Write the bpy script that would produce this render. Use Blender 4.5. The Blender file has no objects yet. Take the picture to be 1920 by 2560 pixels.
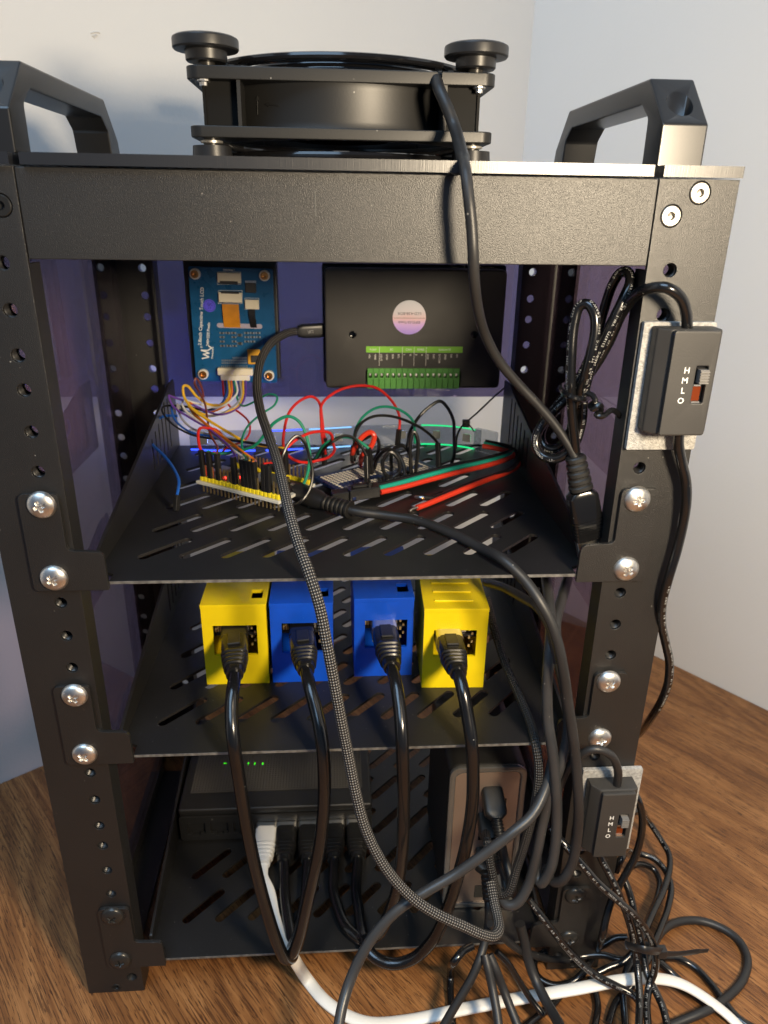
import bpy, bmesh, math, random
import numpy as np
from mathutils import Vector, Matrix
random.seed(7)
R = math.radians
scene = bpy.context.scene
col = scene.collection

# ------------------------------------------------------------------ camera
# all lengths below are millimetres: x right, y into the rack, z above the lowest rack unit (desk top is z = DESK)
DESK = -21.0
MM = 0.001
CAMP = Vector((-4.408, -275.93, 368.94))
ROW0 = Vector((0.99784551, -0.06384709, 0.01509621))
ROW1 = Vector((-0.01039256, -0.38101609, -0.92451))
ROW2 = Vector((0.06477917, 0.92236126, -0.38085873))
FPX = 1848.72
KD = 1.15732
cam_d = bpy.data.cameras.new('camera'); cam = bpy.data.objects.new('camera', cam_d); col.objects.link(cam)
scene.camera = cam
cam_d.sensor_fit = 'VERTICAL'; cam_d.sensor_height = 32.0; cam_d.sensor_width = 24.0
cam_d.lens = FPX / 2560 * 32.0
cam_d.clip_start = 0.01; cam_d.clip_end = 20
cam_d.dof.use_dof = True; cam_d.dof.focus_distance = 0.318; cam_d.dof.aperture_fstop = 15
m = Matrix.Identity(4)
for i in range(3):
    m[i][0] = ROW0[i]; m[i][1] = -ROW1[i]; m[i][2] = -ROW2[i]
m[0][3] = CAMP.x * MM; m[1][3] = CAMP.y * MM; m[2][3] = (CAMP.z - DESK) * MM
cam.matrix_world = m

# ------------------------------------------------------------------ light
world = bpy.data.worlds.new('World'); scene.world = world; world.use_nodes = True
bg = world.node_tree.nodes['Background']; bg.inputs[0].default_value = (0.40, 0.56, 0.85, 1); bg.inputs[1].default_value = 0.12
def lamp(name, kind, loc, power, color, size, target=None, sizey=None):
    d = bpy.data.lights.new(name, kind); d.energy = power; d.color = color
    if kind == 'AREA':
        d.shape = 'RECTANGLE' if sizey else 'DISK'; d.size = size
        if sizey: d.size_y = sizey
    else: d.shadow_soft_size = size
    o = bpy.data.objects.new(name, d); col.objects.link(o); o.location = loc
    if target is not None:
        o.rotation_euler = (Vector(target) - Vector(loc)).to_track_quat('-Z', 'Y').to_euler()
    return o
lamp('desk_lamp', 'POINT', (0.172, -0.312, 0.428), 9.8, (1.0, 0.82, 0.58), 0.034)
lamp('window_daylight', 'AREA', (-0.45, -0.75, 1.75), 17, (0.48, 0.72, 1.0), 1.0, (0, 0.1, 0.2), 1.2)
vs = scene.view_settings
vs.view_transform = 'Standard'; vs.look = 'None'; vs.exposure = 0.34; vs.gamma = 1.0; vs.use_curve_mapping = False
scene.cycles.max_bounces = 7; scene.cycles.diffuse_bounces = 4; scene.cycles.glossy_bounces = 4; scene.cycles.transparent_max_bounces = 14; scene.cycles.adaptive_threshold = 0.025; scene.cycles.caustics_reflective = False; scene.cycles.caustics_refractive = False

# ------------------------------------------------------------------ pixel helpers (photo measured on a 1659 px wide copy)
def ray(x, y):
    a = (x * KD - 960) / FPX; b = (y * KD - 1280) / FPX
    return ROW0 * a + ROW1 * b + ROW2
def A(x, y, Y):
    d = ray(x, y); return CAMP + d * ((Y - CAMP.y) / d.y)
def AZ(x, y, Z):
    d = ray(x, y); return CAMP + d * ((Z - CAMP.z) / d.z)
def zoomf(x0, y0, s):
    return lambda zx, zy: ((x0 + zx / s) / KD, (y0 + zy / s) / KD)

# ------------------------------------------------------------------ materials
MATS = {}
def mat(name, base, rough=0.5, metal=0.0, spec=0.5, bump=None, speck=None, coat=0.0, vary=None, emit=None):
    ma = bpy.data.materials.new(name); ma.use_nodes = True; nt = ma.node_tree; N = nt.nodes; Lk = nt.links
    b = N['Principled BSDF']
    b.inputs['Base Color'].default_value = (*base, 1); b.inputs['Roughness'].default_value = rough
    b.inputs['Metallic'].default_value = metal; b.inputs['Specular IOR Level'].default_value = spec
    b.inputs['Coat Weight'].default_value = coat
    tc = N.new('ShaderNodeTexCoord')
    geo = N.new('ShaderNodeNewGeometry')
    colr = None
    if vary:
        n = N.new('ShaderNodeTexNoise'); n.inputs['Scale'].default_value = vary[0]; n.inputs['Detail'].default_value = 2
        Lk.new(geo.outputs['Position'], n.inputs['Vector'])
        r = N.new('ShaderNodeMapRange'); r.inputs[1].default_value = 0.3; r.inputs[2].default_value = 0.7
        r.inputs[3].default_value = 1 - vary[1]; r.inputs[4].default_value = 1 + vary[1]
        Lk.new(n.outputs[0], r.inputs[0])
        mx = N.new('ShaderNodeMix'); mx.data_type = 'RGBA'; mx.blend_type = 'MULTIPLY'; mx.inputs[0].default_value = 1
        mx.inputs[6].default_value = (*base, 1); Lk.new(r.outputs[0], mx.inputs[7]); colr = mx.outputs[2]
        rr = N.new('ShaderNodeMapRange'); rr.inputs[3].default_value = max(0.02, rough - vary[1] * 0.25); rr.inputs[4].default_value = rough + vary[1] * 0.25
        Lk.new(n.outputs[0], rr.inputs[0]); Lk.new(rr.outputs[0], b.inputs['Roughness'])
    if speck:   # settled dust and scuffs: light flecks
        n = N.new('ShaderNodeTexVoronoi'); n.inputs['Scale'].default_value = speck[0]; Lk.new(geo.outputs['Position'], n.inputs['Vector'])
        sc = N.new('ShaderNodeSeparateColor'); Lk.new(n.outputs['Color'], sc.inputs[0])
        rr_ = N.new('ShaderNodeMapRange'); rr_.inputs[1].default_value = speck[1]; rr_.inputs[2].default_value = 1.0; rr_.inputs[3].default_value = 0.0; rr_.inputs[4].default_value = 0.12; Lk.new(sc.outputs[0], rr_.inputs[0])
        df = N.new('ShaderNodeMath'); df.operation = 'SUBTRACT'; Lk.new(rr_.outputs[0], df.inputs[0]); Lk.new(n.outputs['Distance'], df.inputs[1])
        r = N.new('ShaderNodeMapRange'); r.inputs[1].default_value = 0.0; r.inputs[2].default_value = 0.05; Lk.new(df.outputs[0], r.inputs[0])
        mx = N.new('ShaderNodeMix'); mx.data_type = 'RGBA'; Lk.new(r.outputs[0], mx.inputs[0])
        mx.inputs[6].default_value = (*base, 1)
        if colr: Lk.new(colr, mx.inputs[6])
        mx.inputs[7].default_value = (*speck[2], 1); colr = mx.outputs[2]
    if colr: Lk.new(colr, b.inputs['Base Color'])
    if bump:
        n = N.new('ShaderNodeTexNoise'); n.inputs['Scale'].default_value = bump[0]; n.inputs['Detail'].default_value = 1
        Lk.new(geo.outputs['Position'], n.inputs['Vector'])
        bp = N.new('ShaderNodeBump'); bp.inputs['Strength'].default_value = bump[1]; bp.inputs['Distance'].default_value = bump[2] * MM
        Lk.new(n.outputs[0], bp.inputs['Height']); Lk.new(bp.outputs[0], b.inputs['Normal'])
    if emit:
        b.inputs['Emission Color'].default_value = (*emit[0], 1); b.inputs['Emission Strength'].default_value = emit[1]
    MATS[name] = ma
    return ma
DUST = (0.22, 0.21, 0.19)
mat('powder', (0.011, 0.0105, 0.010), 0.44, spec=0.75, bump=(3000, 1.0, 0.13), speck=(330, 0.80, DUST), vary=(25, 0.12))
mat('powder_shelf', (0.010, 0.0098, 0.0097), 0.42, spec=0.6, bump=(1900, 0.5, 0.10), speck=(430, 0.55, (0.22, 0.21, 0.20)), vary=(30, 0.15))
mat('powder_edge', (0.16, 0.155, 0.145), 0.4, 0.3, bump=(2000, 0.5, 0.1), vary=(400, 0.4))
mat('black_satin', (0.014, 0.014, 0.015), 0.36, bump=(900, 0.15, 0.05), vary=(60, 0.15))
mat('anodised', (0.012, 0.0125, 0.014), 0.33, metal=0.0, spec=0.7, bump=(2500, 0.2, 0.03))
mat('black_plastic', (0.012, 0.0118, 0.0115), 0.42, bump=(1800, 0.3, 0.05), speck=(220, 0.8, DUST))
mat('case_plastic', (0.032, 0.0305, 0.029), 0.52, bump=(1600, 0.4, 0.06), vary=(40, 0.1))
mat('grid_plastic', (0.055, 0.052, 0.047), 0.5)
mat('boot_black', (0.010, 0.0098, 0.0095), 0.26, spec=0.6, bump=(900, 0.1, 0.05))
mat('gloss_black', (0.008, 0.008, 0.009), 0.12)
mat('cable_gloss', (0.006, 0.006, 0.0065), 0.20, spec=0.7, vary=(60, 0.15), speck=(300, 0.75, DUST), bump=(300, 0.06, 0.12))
mat('cable_matte', (0.016, 0.016, 0.017), 0.46, vary=(50, 0.2), speck=(300, 0.7, DUST), bump=(500, 0.12, 0.1))
mat('cable_grey', (0.034, 0.035, 0.037), 0.36, vary=(50, 0.2), speck=(300, 0.7, DUST), bump=(500, 0.12, 0.1))
mat('steel', (0.80, 0.78, 0.74), 0.36, 1.0, bump=(1500, 0.25, 0.05), vary=(200, 0.2))
mat('steel_dark', (0.05, 0.048, 0.045), 0.3, 0.6)
mat('zinc_or_lit_bolt', (0.42, 0.40, 0.36), 0.42, 0.8, vary=(700, 0.25))  # zinc washers; also the right top bolts, with lamplight in the colour
mat('bolt_black', (0.03, 0.03, 0.03), 0.35, 0.5)
mat('tin', (0.7, 0.69, 0.66), 0.3, 1.0)
mat('gold', (0.75, 0.58, 0.28), 0.35, 0.9)
mat('pad_silver', (0.80, 0.75, 0.62), 0.5, 0.15)
mat('copper', (0.55, 0.22, 0.08), 0.3, 1.0)
mat('brass', (0.62, 0.30, 0.10), 0.28, 1.0)
mat('nylon_white', (0.75, 0.73, 0.66), 0.5)
mat('connector_cream', (0.80, 0.74, 0.58), 0.45)
mat('yellow_pla', (0.86, 0.66, 0.006), 0.40, bump=(350, 0.12, 0.2), vary=(80, 0.05))
mat('blue_pla', (0.004, 0.075, 0.60), 0.34, bump=(700, 0.25, 0.15), vary=(80, 0.12), speck=(380, 0.55, (0.18, 0.32, 0.8)))
def layer_lines(nm):
    nt = MATS[nm].node_tree; N = nt.nodes; Lk = nt.links; b = N['Principled BSDF']; geo = N.new('ShaderNodeNewGeometry')
    w = N.new('ShaderNodeTexWave'); w.bands_direction = 'Z'; w.inputs['Scale'].default_value = 620; w.inputs['Distortion'].default_value = 0.6; w.inputs['Detail'].default_value = 1; w.inputs['Detail Scale'].default_value = 0.3
    Lk.new(geo.outputs['Position'], w.inputs['Vector']); bp = N.new('ShaderNodeBump'); bp.inputs['Strength'].default_value = 0.22; bp.inputs['Distance'].default_value = 0.00008
    Lk.new(w.outputs['Fac'], bp.inputs['Height'])
    for l in list(b.inputs['Normal'].links): Lk.new(l.from_socket, bp.inputs['Normal'])
    Lk.new(bp.outputs[0], b.inputs['Normal'])
layer_lines('yellow_pla'); layer_lines('blue_pla')
mat('yellow_plastic', (0.85, 0.68, 0.02), 0.4)
mat('pcb_blue', (0.006, 0.085, 0.22), 0.28, spec=0.6, vary=(150, 0.12))
mat('pcb_dark', (0.010, 0.022, 0.085), 0.28, spec=0.6, vary=(150, 0.15))
mat('pcb_white', (0.62, 0.62, 0.56), 0.5)
mat('pcb_black', (0.01, 0.01, 0.011), 0.3)
mat('silk', (0.82, 0.84, 0.84), 0.6)
mat('print_white', (0.72, 0.72, 0.70), 0.6)
mat('print_cable', (0.40, 0.40, 0.39), 0.6)
mat('print_grey', (0.33, 0.33, 0.33), 0.6)
mat('print_dark', (0.05, 0.05, 0.06), 0.6)
mat('chip', (0.035, 0.035, 0.035), 0.4)
mat('flex', (0.52, 0.21, 0.015), 0.35, vary=(300, 0.1))
mat('module_gold', (0.70, 0.36, 0.03), 0.4)
mat('terminal_green', (0.085, 0.30, 0.055), 0.42)
mat('label_green', (0.20, 0.52, 0.035), 0.5)
mat('velcro', (0.36, 0.355, 0.34), 0.9, bump=(1900, 1.0, 0.6), vary=(900, 0.28))
mat('orange', (0.13, 0.022, 0.003), 0.25)
mat('recess_shade', (0.004, 0.004, 0.004), 0.6, spec=0.15)  # near-black that paints the shade into the fan's recessed corners
mat('slot_pale', (0.36, 0.33, 0.42), 0.5)
mat('slider', (0.16, 0.155, 0.15), 0.5)
mat('white_cable', (0.80, 0.78, 0.73), 0.42, vary=(40, 0.04))
mat('sticker_purple', (0.10, 0.09, 0.62), 0.3, emit=((0.15, 0.10, 0.9), 0.08))  # a faint violet glow is added to the sticker's colour
mat('charger_reflection', (0.36, 0.28, 0.23), 0.36, 0.7, vary=(30, 0.08))  # brown of the wood mirrored in the glossy face, put into its colour
mat('charger_rim', (0.20, 0.20, 0.195), 0.25, 0.7)
mat('scuff', (0.60, 0.59, 0.57), 0.9)
mat('chalk', (0.10, 0.097, 0.09), 0.7)
for nm, c in dict(red=(0.62, 0.02, 0.015), orange=(0.75, 0.20, 0.01), yellow=(0.78, 0.48, 0.02), green=(0.008, 0.26, 0.15), blue=(0.012, 0.10, 0.45),
                  purple=(0.13, 0.05, 0.33), brown=(0.20, 0.045, 0.02), white=(0.74, 0.74, 0.72), grey=(0.30, 0.30, 0.31), black=(0.010, 0.010, 0.011), thickred=(0.66, 0.045, 0.02), thickgreen=(0.015, 0.34, 0.25)).items():
    mat('wire_' + nm, c, 0.33, spec=0.5)
def emitter(name, c, s):
    ma = bpy.data.materials.new(name); ma.use_nodes = True; nt = ma.node_tree; nt.nodes.remove(nt.nodes['Principled BSDF'])
    e = nt.nodes.new('ShaderNodeEmission'); e.inputs[0].default_value = (*c, 1); e.inputs[1].default_value = s
    nt.links.new(e.outputs[0], nt.nodes['Material Output'].inputs[0]); MATS[name] = ma
emitter('led_blue', (0.03, 0.07, 1.0), 4.0); emitter('led_cyan', (0.25, 0.55, 1.0), 1.6); emitter('led_green', (0.02, 0.9, 0.28), 1.2)
emitter('chip_blue', (0.14, 0.22, 1.0), 220); emitter('chip_white', (0.5, 0.62, 1.0), 60); emitter('chip_green', (0.05, 1.0, 0.35), 14)
emitter('led_link', (0.06, 1.0, 0.02), 1.3); emitter('led_red', (1.0, 0.03, 0.02), 6)
def acrylic(name, tint, gloss=0.045, rough=0.02, dusty=True):
    ma = bpy.data.materials.new(name); ma.use_nodes = True; nt = ma.node_tree; N = nt.nodes; Lk = nt.links
    N.remove(N['Principled BSDF'])
    t = N.new('ShaderNodeBsdfTransparent'); t.inputs[0].default_value = (*tint, 1)
    g = N.new('ShaderNodeBsdfGlossy'); g.inputs['Roughness'].default_value = rough
    f = N.new('ShaderNodeFresnel'); ge = N.new('ShaderNodeNewGeometry')
    ri = N.new('ShaderNodeMapRange'); ri.inputs[3].default_value = 1.49; ri.inputs[4].default_value = 1 / 1.49; Lk.new(ge.outputs['Backfacing'], ri.inputs[0]); Lk.new(ri.outputs[0], f.inputs[0])
    mx = N.new('ShaderNodeMixShader'); Lk.new(f.outputs[0], mx.inputs[0]); Lk.new(t.outputs[0], mx.inputs[1]); Lk.new(g.outputs[0], mx.inputs[2])
    last = mx.outputs[0]
    if dusty:
        geo = N.new('ShaderNodeNewGeometry')
        n = N.new('ShaderNodeTexNoise'); n.inputs['Scale'].default_value = 260; n.inputs['Detail'].default_value = 4; Lk.new(geo.outputs['Position'], n.inputs['Vector'])
        n2 = N.new('ShaderNodeTexNoise'); n2.inputs['Scale'].default_value = 14; Lk.new(geo.outputs['Position'], n2.inputs['Vector'])
        mu = N.new('ShaderNodeMath'); mu.operation = 'MULTIPLY'; Lk.new(n.outputs[0], mu.inputs[0]); Lk.new(n2.outputs[0], mu.inputs[1])
        r = N.new('ShaderNodeMapRange'); r.inputs[1].default_value = 0.33; r.inputs[2].default_value = 0.50; r.inputs[3].default_value = 0.02; r.inputs[4].default_value = 0.10
        Lk.new(mu.outputs[0], r.inputs[0])
        d = N.new('ShaderNodeBsdfDiffuse'); d.inputs[0].default_value = (0.35, 0.34, 0.38, 1)
        m2 = N.new('ShaderNodeMixShader'); Lk.new(r.outputs[0], m2.inputs[0]); Lk.new(last, m2.inputs[1]); Lk.new(d.outputs[0], m2.inputs[2]); last = m2.outputs[0]
    Lk.new(last, N['Material Output'].inputs[0]); MATS[name] = ma
acrylic('acrylic_smoke', (0.57, 0.48, 0.57))
acrylic('acrylic_indigo', (0.44, 0.41, 0.56))
acrylic('clear_sleeve', (0.74, 0.77, 0.80), rough=0.12, dusty=True)
def top_plate_mat():
    ma = mat('acrylic_top', (0.010, 0.011, 0.014), 0.10); nt = ma.node_tree; N = nt.nodes; Lk = nt.links; b = N['Principled BSDF']
    geo = N.new('ShaderNodeNewGeometry'); mp = N.new('ShaderNodeMapping'); mp.inputs['Scale'].default_value = (2600, 1, 40)
    Lk.new(geo.outputs['Position'], mp.inputs[0])
    n = N.new('ShaderNodeTexNoise'); n.inputs['Scale'].default_value = 1; n.inputs['Detail'].default_value = 3; Lk.new(mp.outputs[0], n.inputs['Vector'])
    bp = N.new('ShaderNodeBump'); bp.inputs['Strength'].default_value = 0.35; bp.inputs['Distance'].default_value = 0.00012; Lk.new(n.outputs[0], bp.inputs['Height'])
    # sawn edge is frosted, the faces stay polished
    sx = N.new('ShaderNodeSeparateXYZ'); Lk.new(geo.outputs['True Normal'], sx.inputs[0])
    ab = N.new('ShaderNodeMath'); ab.operation = 'ABSOLUTE'; Lk.new(sx.outputs[2], ab.inputs[0])
    r = N.new('ShaderNodeMapRange'); r.inputs[1].default_value = 0.2; r.inputs[2].default_value = 0.8; r.inputs[3].default_value = 0.36; r.inputs[4].default_value = 0.08
    Lk.new(ab.outputs[0], r.inputs[0]); Lk.new(r.outputs[0], b.inputs['Roughness']); Lk.new(bp.outputs[0], b.inputs['Normal'])
    b.inputs['Specular IOR Level'].default_value = 1.0
top_plate_mat()
def braid_mat(nm, light):
    ma = mat(nm, (0.02, 0.02, 0.02), 0.5); nt = ma.node_tree; N = nt.nodes; Lk = nt.links; b = N['Principled BSDF']
    uv = N.new('ShaderNodeUVMap'); sp = N.new('ShaderNodeSeparateXYZ'); Lk.new(uv.outputs[0], sp.inputs[0])
    def lin(a, c, ofs):   # a*u + c*v + ofs
        m1 = N.new('ShaderNodeMath'); m1.operation = 'MULTIPLY'; m1.inputs[1].default_value = a; Lk.new(sp.outputs[0], m1.inputs[0])
        m2 = N.new('ShaderNodeMath'); m2.operation = 'MULTIPLY_ADD'; m2.inputs[1].default_value = c; Lk.new(sp.outputs[1], m2.inputs[0]); Lk.new(m1.outputs[0], m2.inputs[2])
        s = N.new('ShaderNodeMath'); s.operation = 'SINE'; Lk.new(m2.outputs[0], s.inputs[0]); return s.outputs[0]
    tau = 2 * math.pi
    s1 = lin(tau * 6, tau / 2.5, 0); s2 = lin(-tau * 6, tau / 2.5, 0)
    mu = N.new('ShaderNodeMath'); mu.operation = 'MULTIPLY'; Lk.new(s1, mu.inputs[0]); Lk.new(s2, mu.inputs[1])
    r = N.new('ShaderNodeMapRange'); r.inputs[1].default_value = 0.15; r.inputs[2].default_value = 0.6; Lk.new(mu.outputs[0], r.inputs[0])
    mx = N.new('ShaderNodeMix'); mx.data_type = 'RGBA'; mx.inputs[6].default_value = (0.008, 0.008, 0.009, 1); mx.inputs[7].default_value = (light, light * .96, light * .9, 1)
    Lk.new(r.outputs[0], mx.inputs[0]); Lk.new(mx.outputs[2], b.inputs['Base Color'])
    bp = N.new('ShaderNodeBump'); bp.inputs['Strength'].default_value = 0.8; bp.inputs['Distance'].default_value = 0.0004; Lk.new(mu.outputs[0], bp.inputs['Height']); Lk.new(bp.outputs[0], b.inputs['Normal'])
braid_mat('braid', 0.24); braid_mat('braid_dark', 0.05)
def switch_top_mat():
    ma = mat('switch_mesh', (0.02, 0.02, 0.02), 0.42); return ma
switch_top_mat()
def holo_mat():
    ma = mat('hologram', (0.5, 0.5, 0.55), 0.3, 0.5); nt = ma.node_tree; N = nt.nodes; Lk = nt.links; b = N['Principled BSDF']
    tc = N.new('ShaderNodeTexCoord'); sp = N.new('ShaderNodeSeparateXYZ'); Lk.new(tc.outputs['Object'], sp.inputs[0])
    r = N.new('ShaderNodeMapRange'); r.inputs[1].default_value = 0.0; r.inputs[2].default_value = 0.021; Lk.new(sp.outputs[2], r.inputs[0])
    n = N.new('ShaderNodeTexNoise'); n.inputs['Scale'].default_value = 120; Lk.new(tc.outputs['Object'], n.inputs['Vector'])
    ad = N.new('ShaderNodeMath'); ad.operation = 'MULTIPLY_ADD'; ad.inputs[1].default_value = 0.25; ad.inputs[2].default_value = -0.12; Lk.new(n.outputs[0], ad.inputs[0])
    a2 = N.new('ShaderNodeMath'); a2.operation = 'ADD'; Lk.new(ad.outputs[0], a2.inputs[0]); Lk.new(r.outputs[0], a2.inputs[1])
    cr = N.new('ShaderNodeValToRGB'); Lk.new(a2.outputs[0], cr.inputs[0]); e = cr.color_ramp.elements
    e[0].position = 0.0; e[0].color = (0.42, 0.30, 0.78, 1); e[1].position = 1.0; e[1].color = (0.52, 0.54, 0.58, 1)
    for p, c in ((0.25, (0.62, 0.42, 0.80)), (0.45, (0.72, 0.50, 0.52)), (0.62, (0.62, 0.58, 0.62))):
        q = cr.color_ramp.elements.new(p); q.color = (*c, 1)
    Lk.new(cr.outputs[0], b.inputs['Base Color'])
holo_mat()
DL = Vector((0.804, 0.595, 0)); DR = Vector((0.595, -0.804, 0))   # directions of the two walls
def wood_mat():
    ma = bpy.data.materials.new('wood'); ma.use_nodes = True; nt = ma.node_tree; N = nt.nodes; Lk = nt.links; b = N['Principled BSDF']
    geo = N.new('ShaderNodeNewGeometry')
    rot = N.new('ShaderNodeMapping'); rot.vector_type = 'POINT'; rot.inputs['Rotation'].default_value = (0, 0, math.atan2(0.804, 0.595)); Lk.new(geo.outputs['Position'], rot.inputs[0])
    wn = N.new('ShaderNodeTexNoise'); wn.inputs['Scale'].default_value = 9; wn.inputs['Detail'].default_value = 2; Lk.new(rot.outputs[0], wn.inputs['Vector'])
    wa = N.new('ShaderNodeVectorMath'); wa.operation = 'MULTIPLY_ADD'; wa.inputs[1].default_value = (0.02, 0.005, 0); Lk.new(wn.outputs['Color'], wa.inputs[0]); Lk.new(rot.outputs[0], wa.inputs[2])
    def streak(sx, sy, det, rough):
        mp = N.new('ShaderNodeMapping'); mp.inputs['Scale'].default_value = (sx, sy, sx); Lk.new(wa.outputs[0], mp.inputs[0])
        n = N.new('ShaderNodeTexNoise'); n.inputs['Scale'].default_value = 1; n.inputs['Detail'].default_value = det; n.inputs['Roughness'].default_value = rough
        Lk.new(mp.outputs[0], n.inputs['Vector']); return n.outputs[0]
    big = streak(3.0, 26, 3, 0.55); fine = streak(9, 620, 4, 0.65); pore = streak(30, 1500, 2, 0.5)
    mp = N.new('ShaderNodeMapping'); mp.inputs['Scale'].default_value = (2.2, 13, 1); mp.inputs['Location'].default_value = (0.3, 0.4, 0); Lk.new(wa.outputs[0], mp.inputs[0])
    fn = N.new('ShaderNodeTexNoise'); fn.inputs['Scale'].default_value = 1; fn.inputs['Detail'].default_value = 1; Lk.new(mp.outputs[0], fn.inputs['Vector'])
    sm = N.new('ShaderNodeMath'); sm.operation = 'MULTIPLY'; sm.inputs[1].default_value = 95; Lk.new(fn.outputs[0], sm.inputs[0])
    sn = N.new('ShaderNodeMath'); sn.operation = 'SINE'; Lk.new(sm.outputs[0], sn.inputs[0])
    c0_ = N.new('ShaderNodeMath'); c0_.operation = 'MULTIPLY'; c0_.inputs[1].default_value = 0.40; Lk.new(big, c0_.inputs[0])
    c1 = N.new('ShaderNodeMath'); c1.operation = 'MULTIPLY_ADD'; c1.inputs[1].default_value = 0.05; Lk.new(sn.outputs[0], c1.inputs[0]); Lk.new(c0_.outputs[0], c1.inputs[2])
    c2 = N.new('ShaderNodeMath'); c2.operation = 'MULTIPLY_ADD'; c2.inputs[1].default_value = 0.55; Lk.new(fine, c2.inputs[0]); Lk.new(c1.outputs[0], c2.inputs[2])
    cr = N.new('ShaderNodeValToRGB'); Lk.new(c2.outputs[0], cr.inputs[0]); e = cr.color_ramp.elements
    e[0].position = 0.34; e[0].color = (0.130, 0.050, 0.016, 1); e[1].position = 0.62; e[1].color = (0.36, 0.168, 0.060, 1)
    q = e.new(0.48); q.color = (0.250, 0.106, 0.034, 1)
    pr = N.new('ShaderNodeMapRange'); pr.inputs[1].default_value = 0.55; pr.inputs[2].default_value = 0.60; Lk.new(pore, pr.inputs[0])
    mx = N.new('ShaderNodeMix'); mx.data_type = 'RGBA'; mx.inputs[7].default_value = (0.060, 0.022, 0.008, 1); Lk.new(cr.outputs[0], mx.inputs[6])
    pm = N.new('ShaderNodeMath'); pm.operation = 'MULTIPLY'; pm.inputs[1].default_value = 0.75; Lk.new(pr.outputs[0], pm.inputs[0]); Lk.new(pm.outputs[0], mx.inputs[0])
    tick = streak(120, 1350, 1, 0.5)
    tr = N.new('ShaderNodeMapRange'); tr.inputs[1].default_value = 0.60; tr.inputs[2].default_value = 0.66; tr.inputs[4].default_value = 0.8; Lk.new(tick, tr.inputs[0])
    mt = N.new('ShaderNodeMix'); mt.data_type = 'RGBA'; mt.inputs[7].default_value = (0.040, 0.014, 0.005, 1); Lk.new(tr.outputs[0], mt.inputs[0]); Lk.new(mx.outputs[2], mt.inputs[6])
    Lk.new(mt.outputs[2], b.inputs['Base Color'])
    b.inputs['Roughness'].default_value = 0.42; b.inputs['Specular IOR Level'].default_value = 0.4
    bp = N.new('ShaderNodeBump'); bp.inputs['Strength'].default_value = 0.35; bp.inputs['Distance'].default_value = 0.0002; bp.invert = True
    Lk.new(pr.outputs[0], bp.inputs['Height']); Lk.new(bp.outputs[0], b.inputs['Normal'])
    MATS['wood'] = ma
wood_mat()
mat('wall_paint', (0.68, 0.675, 0.66), 0.75, spec=0.25, bump=(420, 0.35, 0.25), vary=(6, 0.02))

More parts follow.
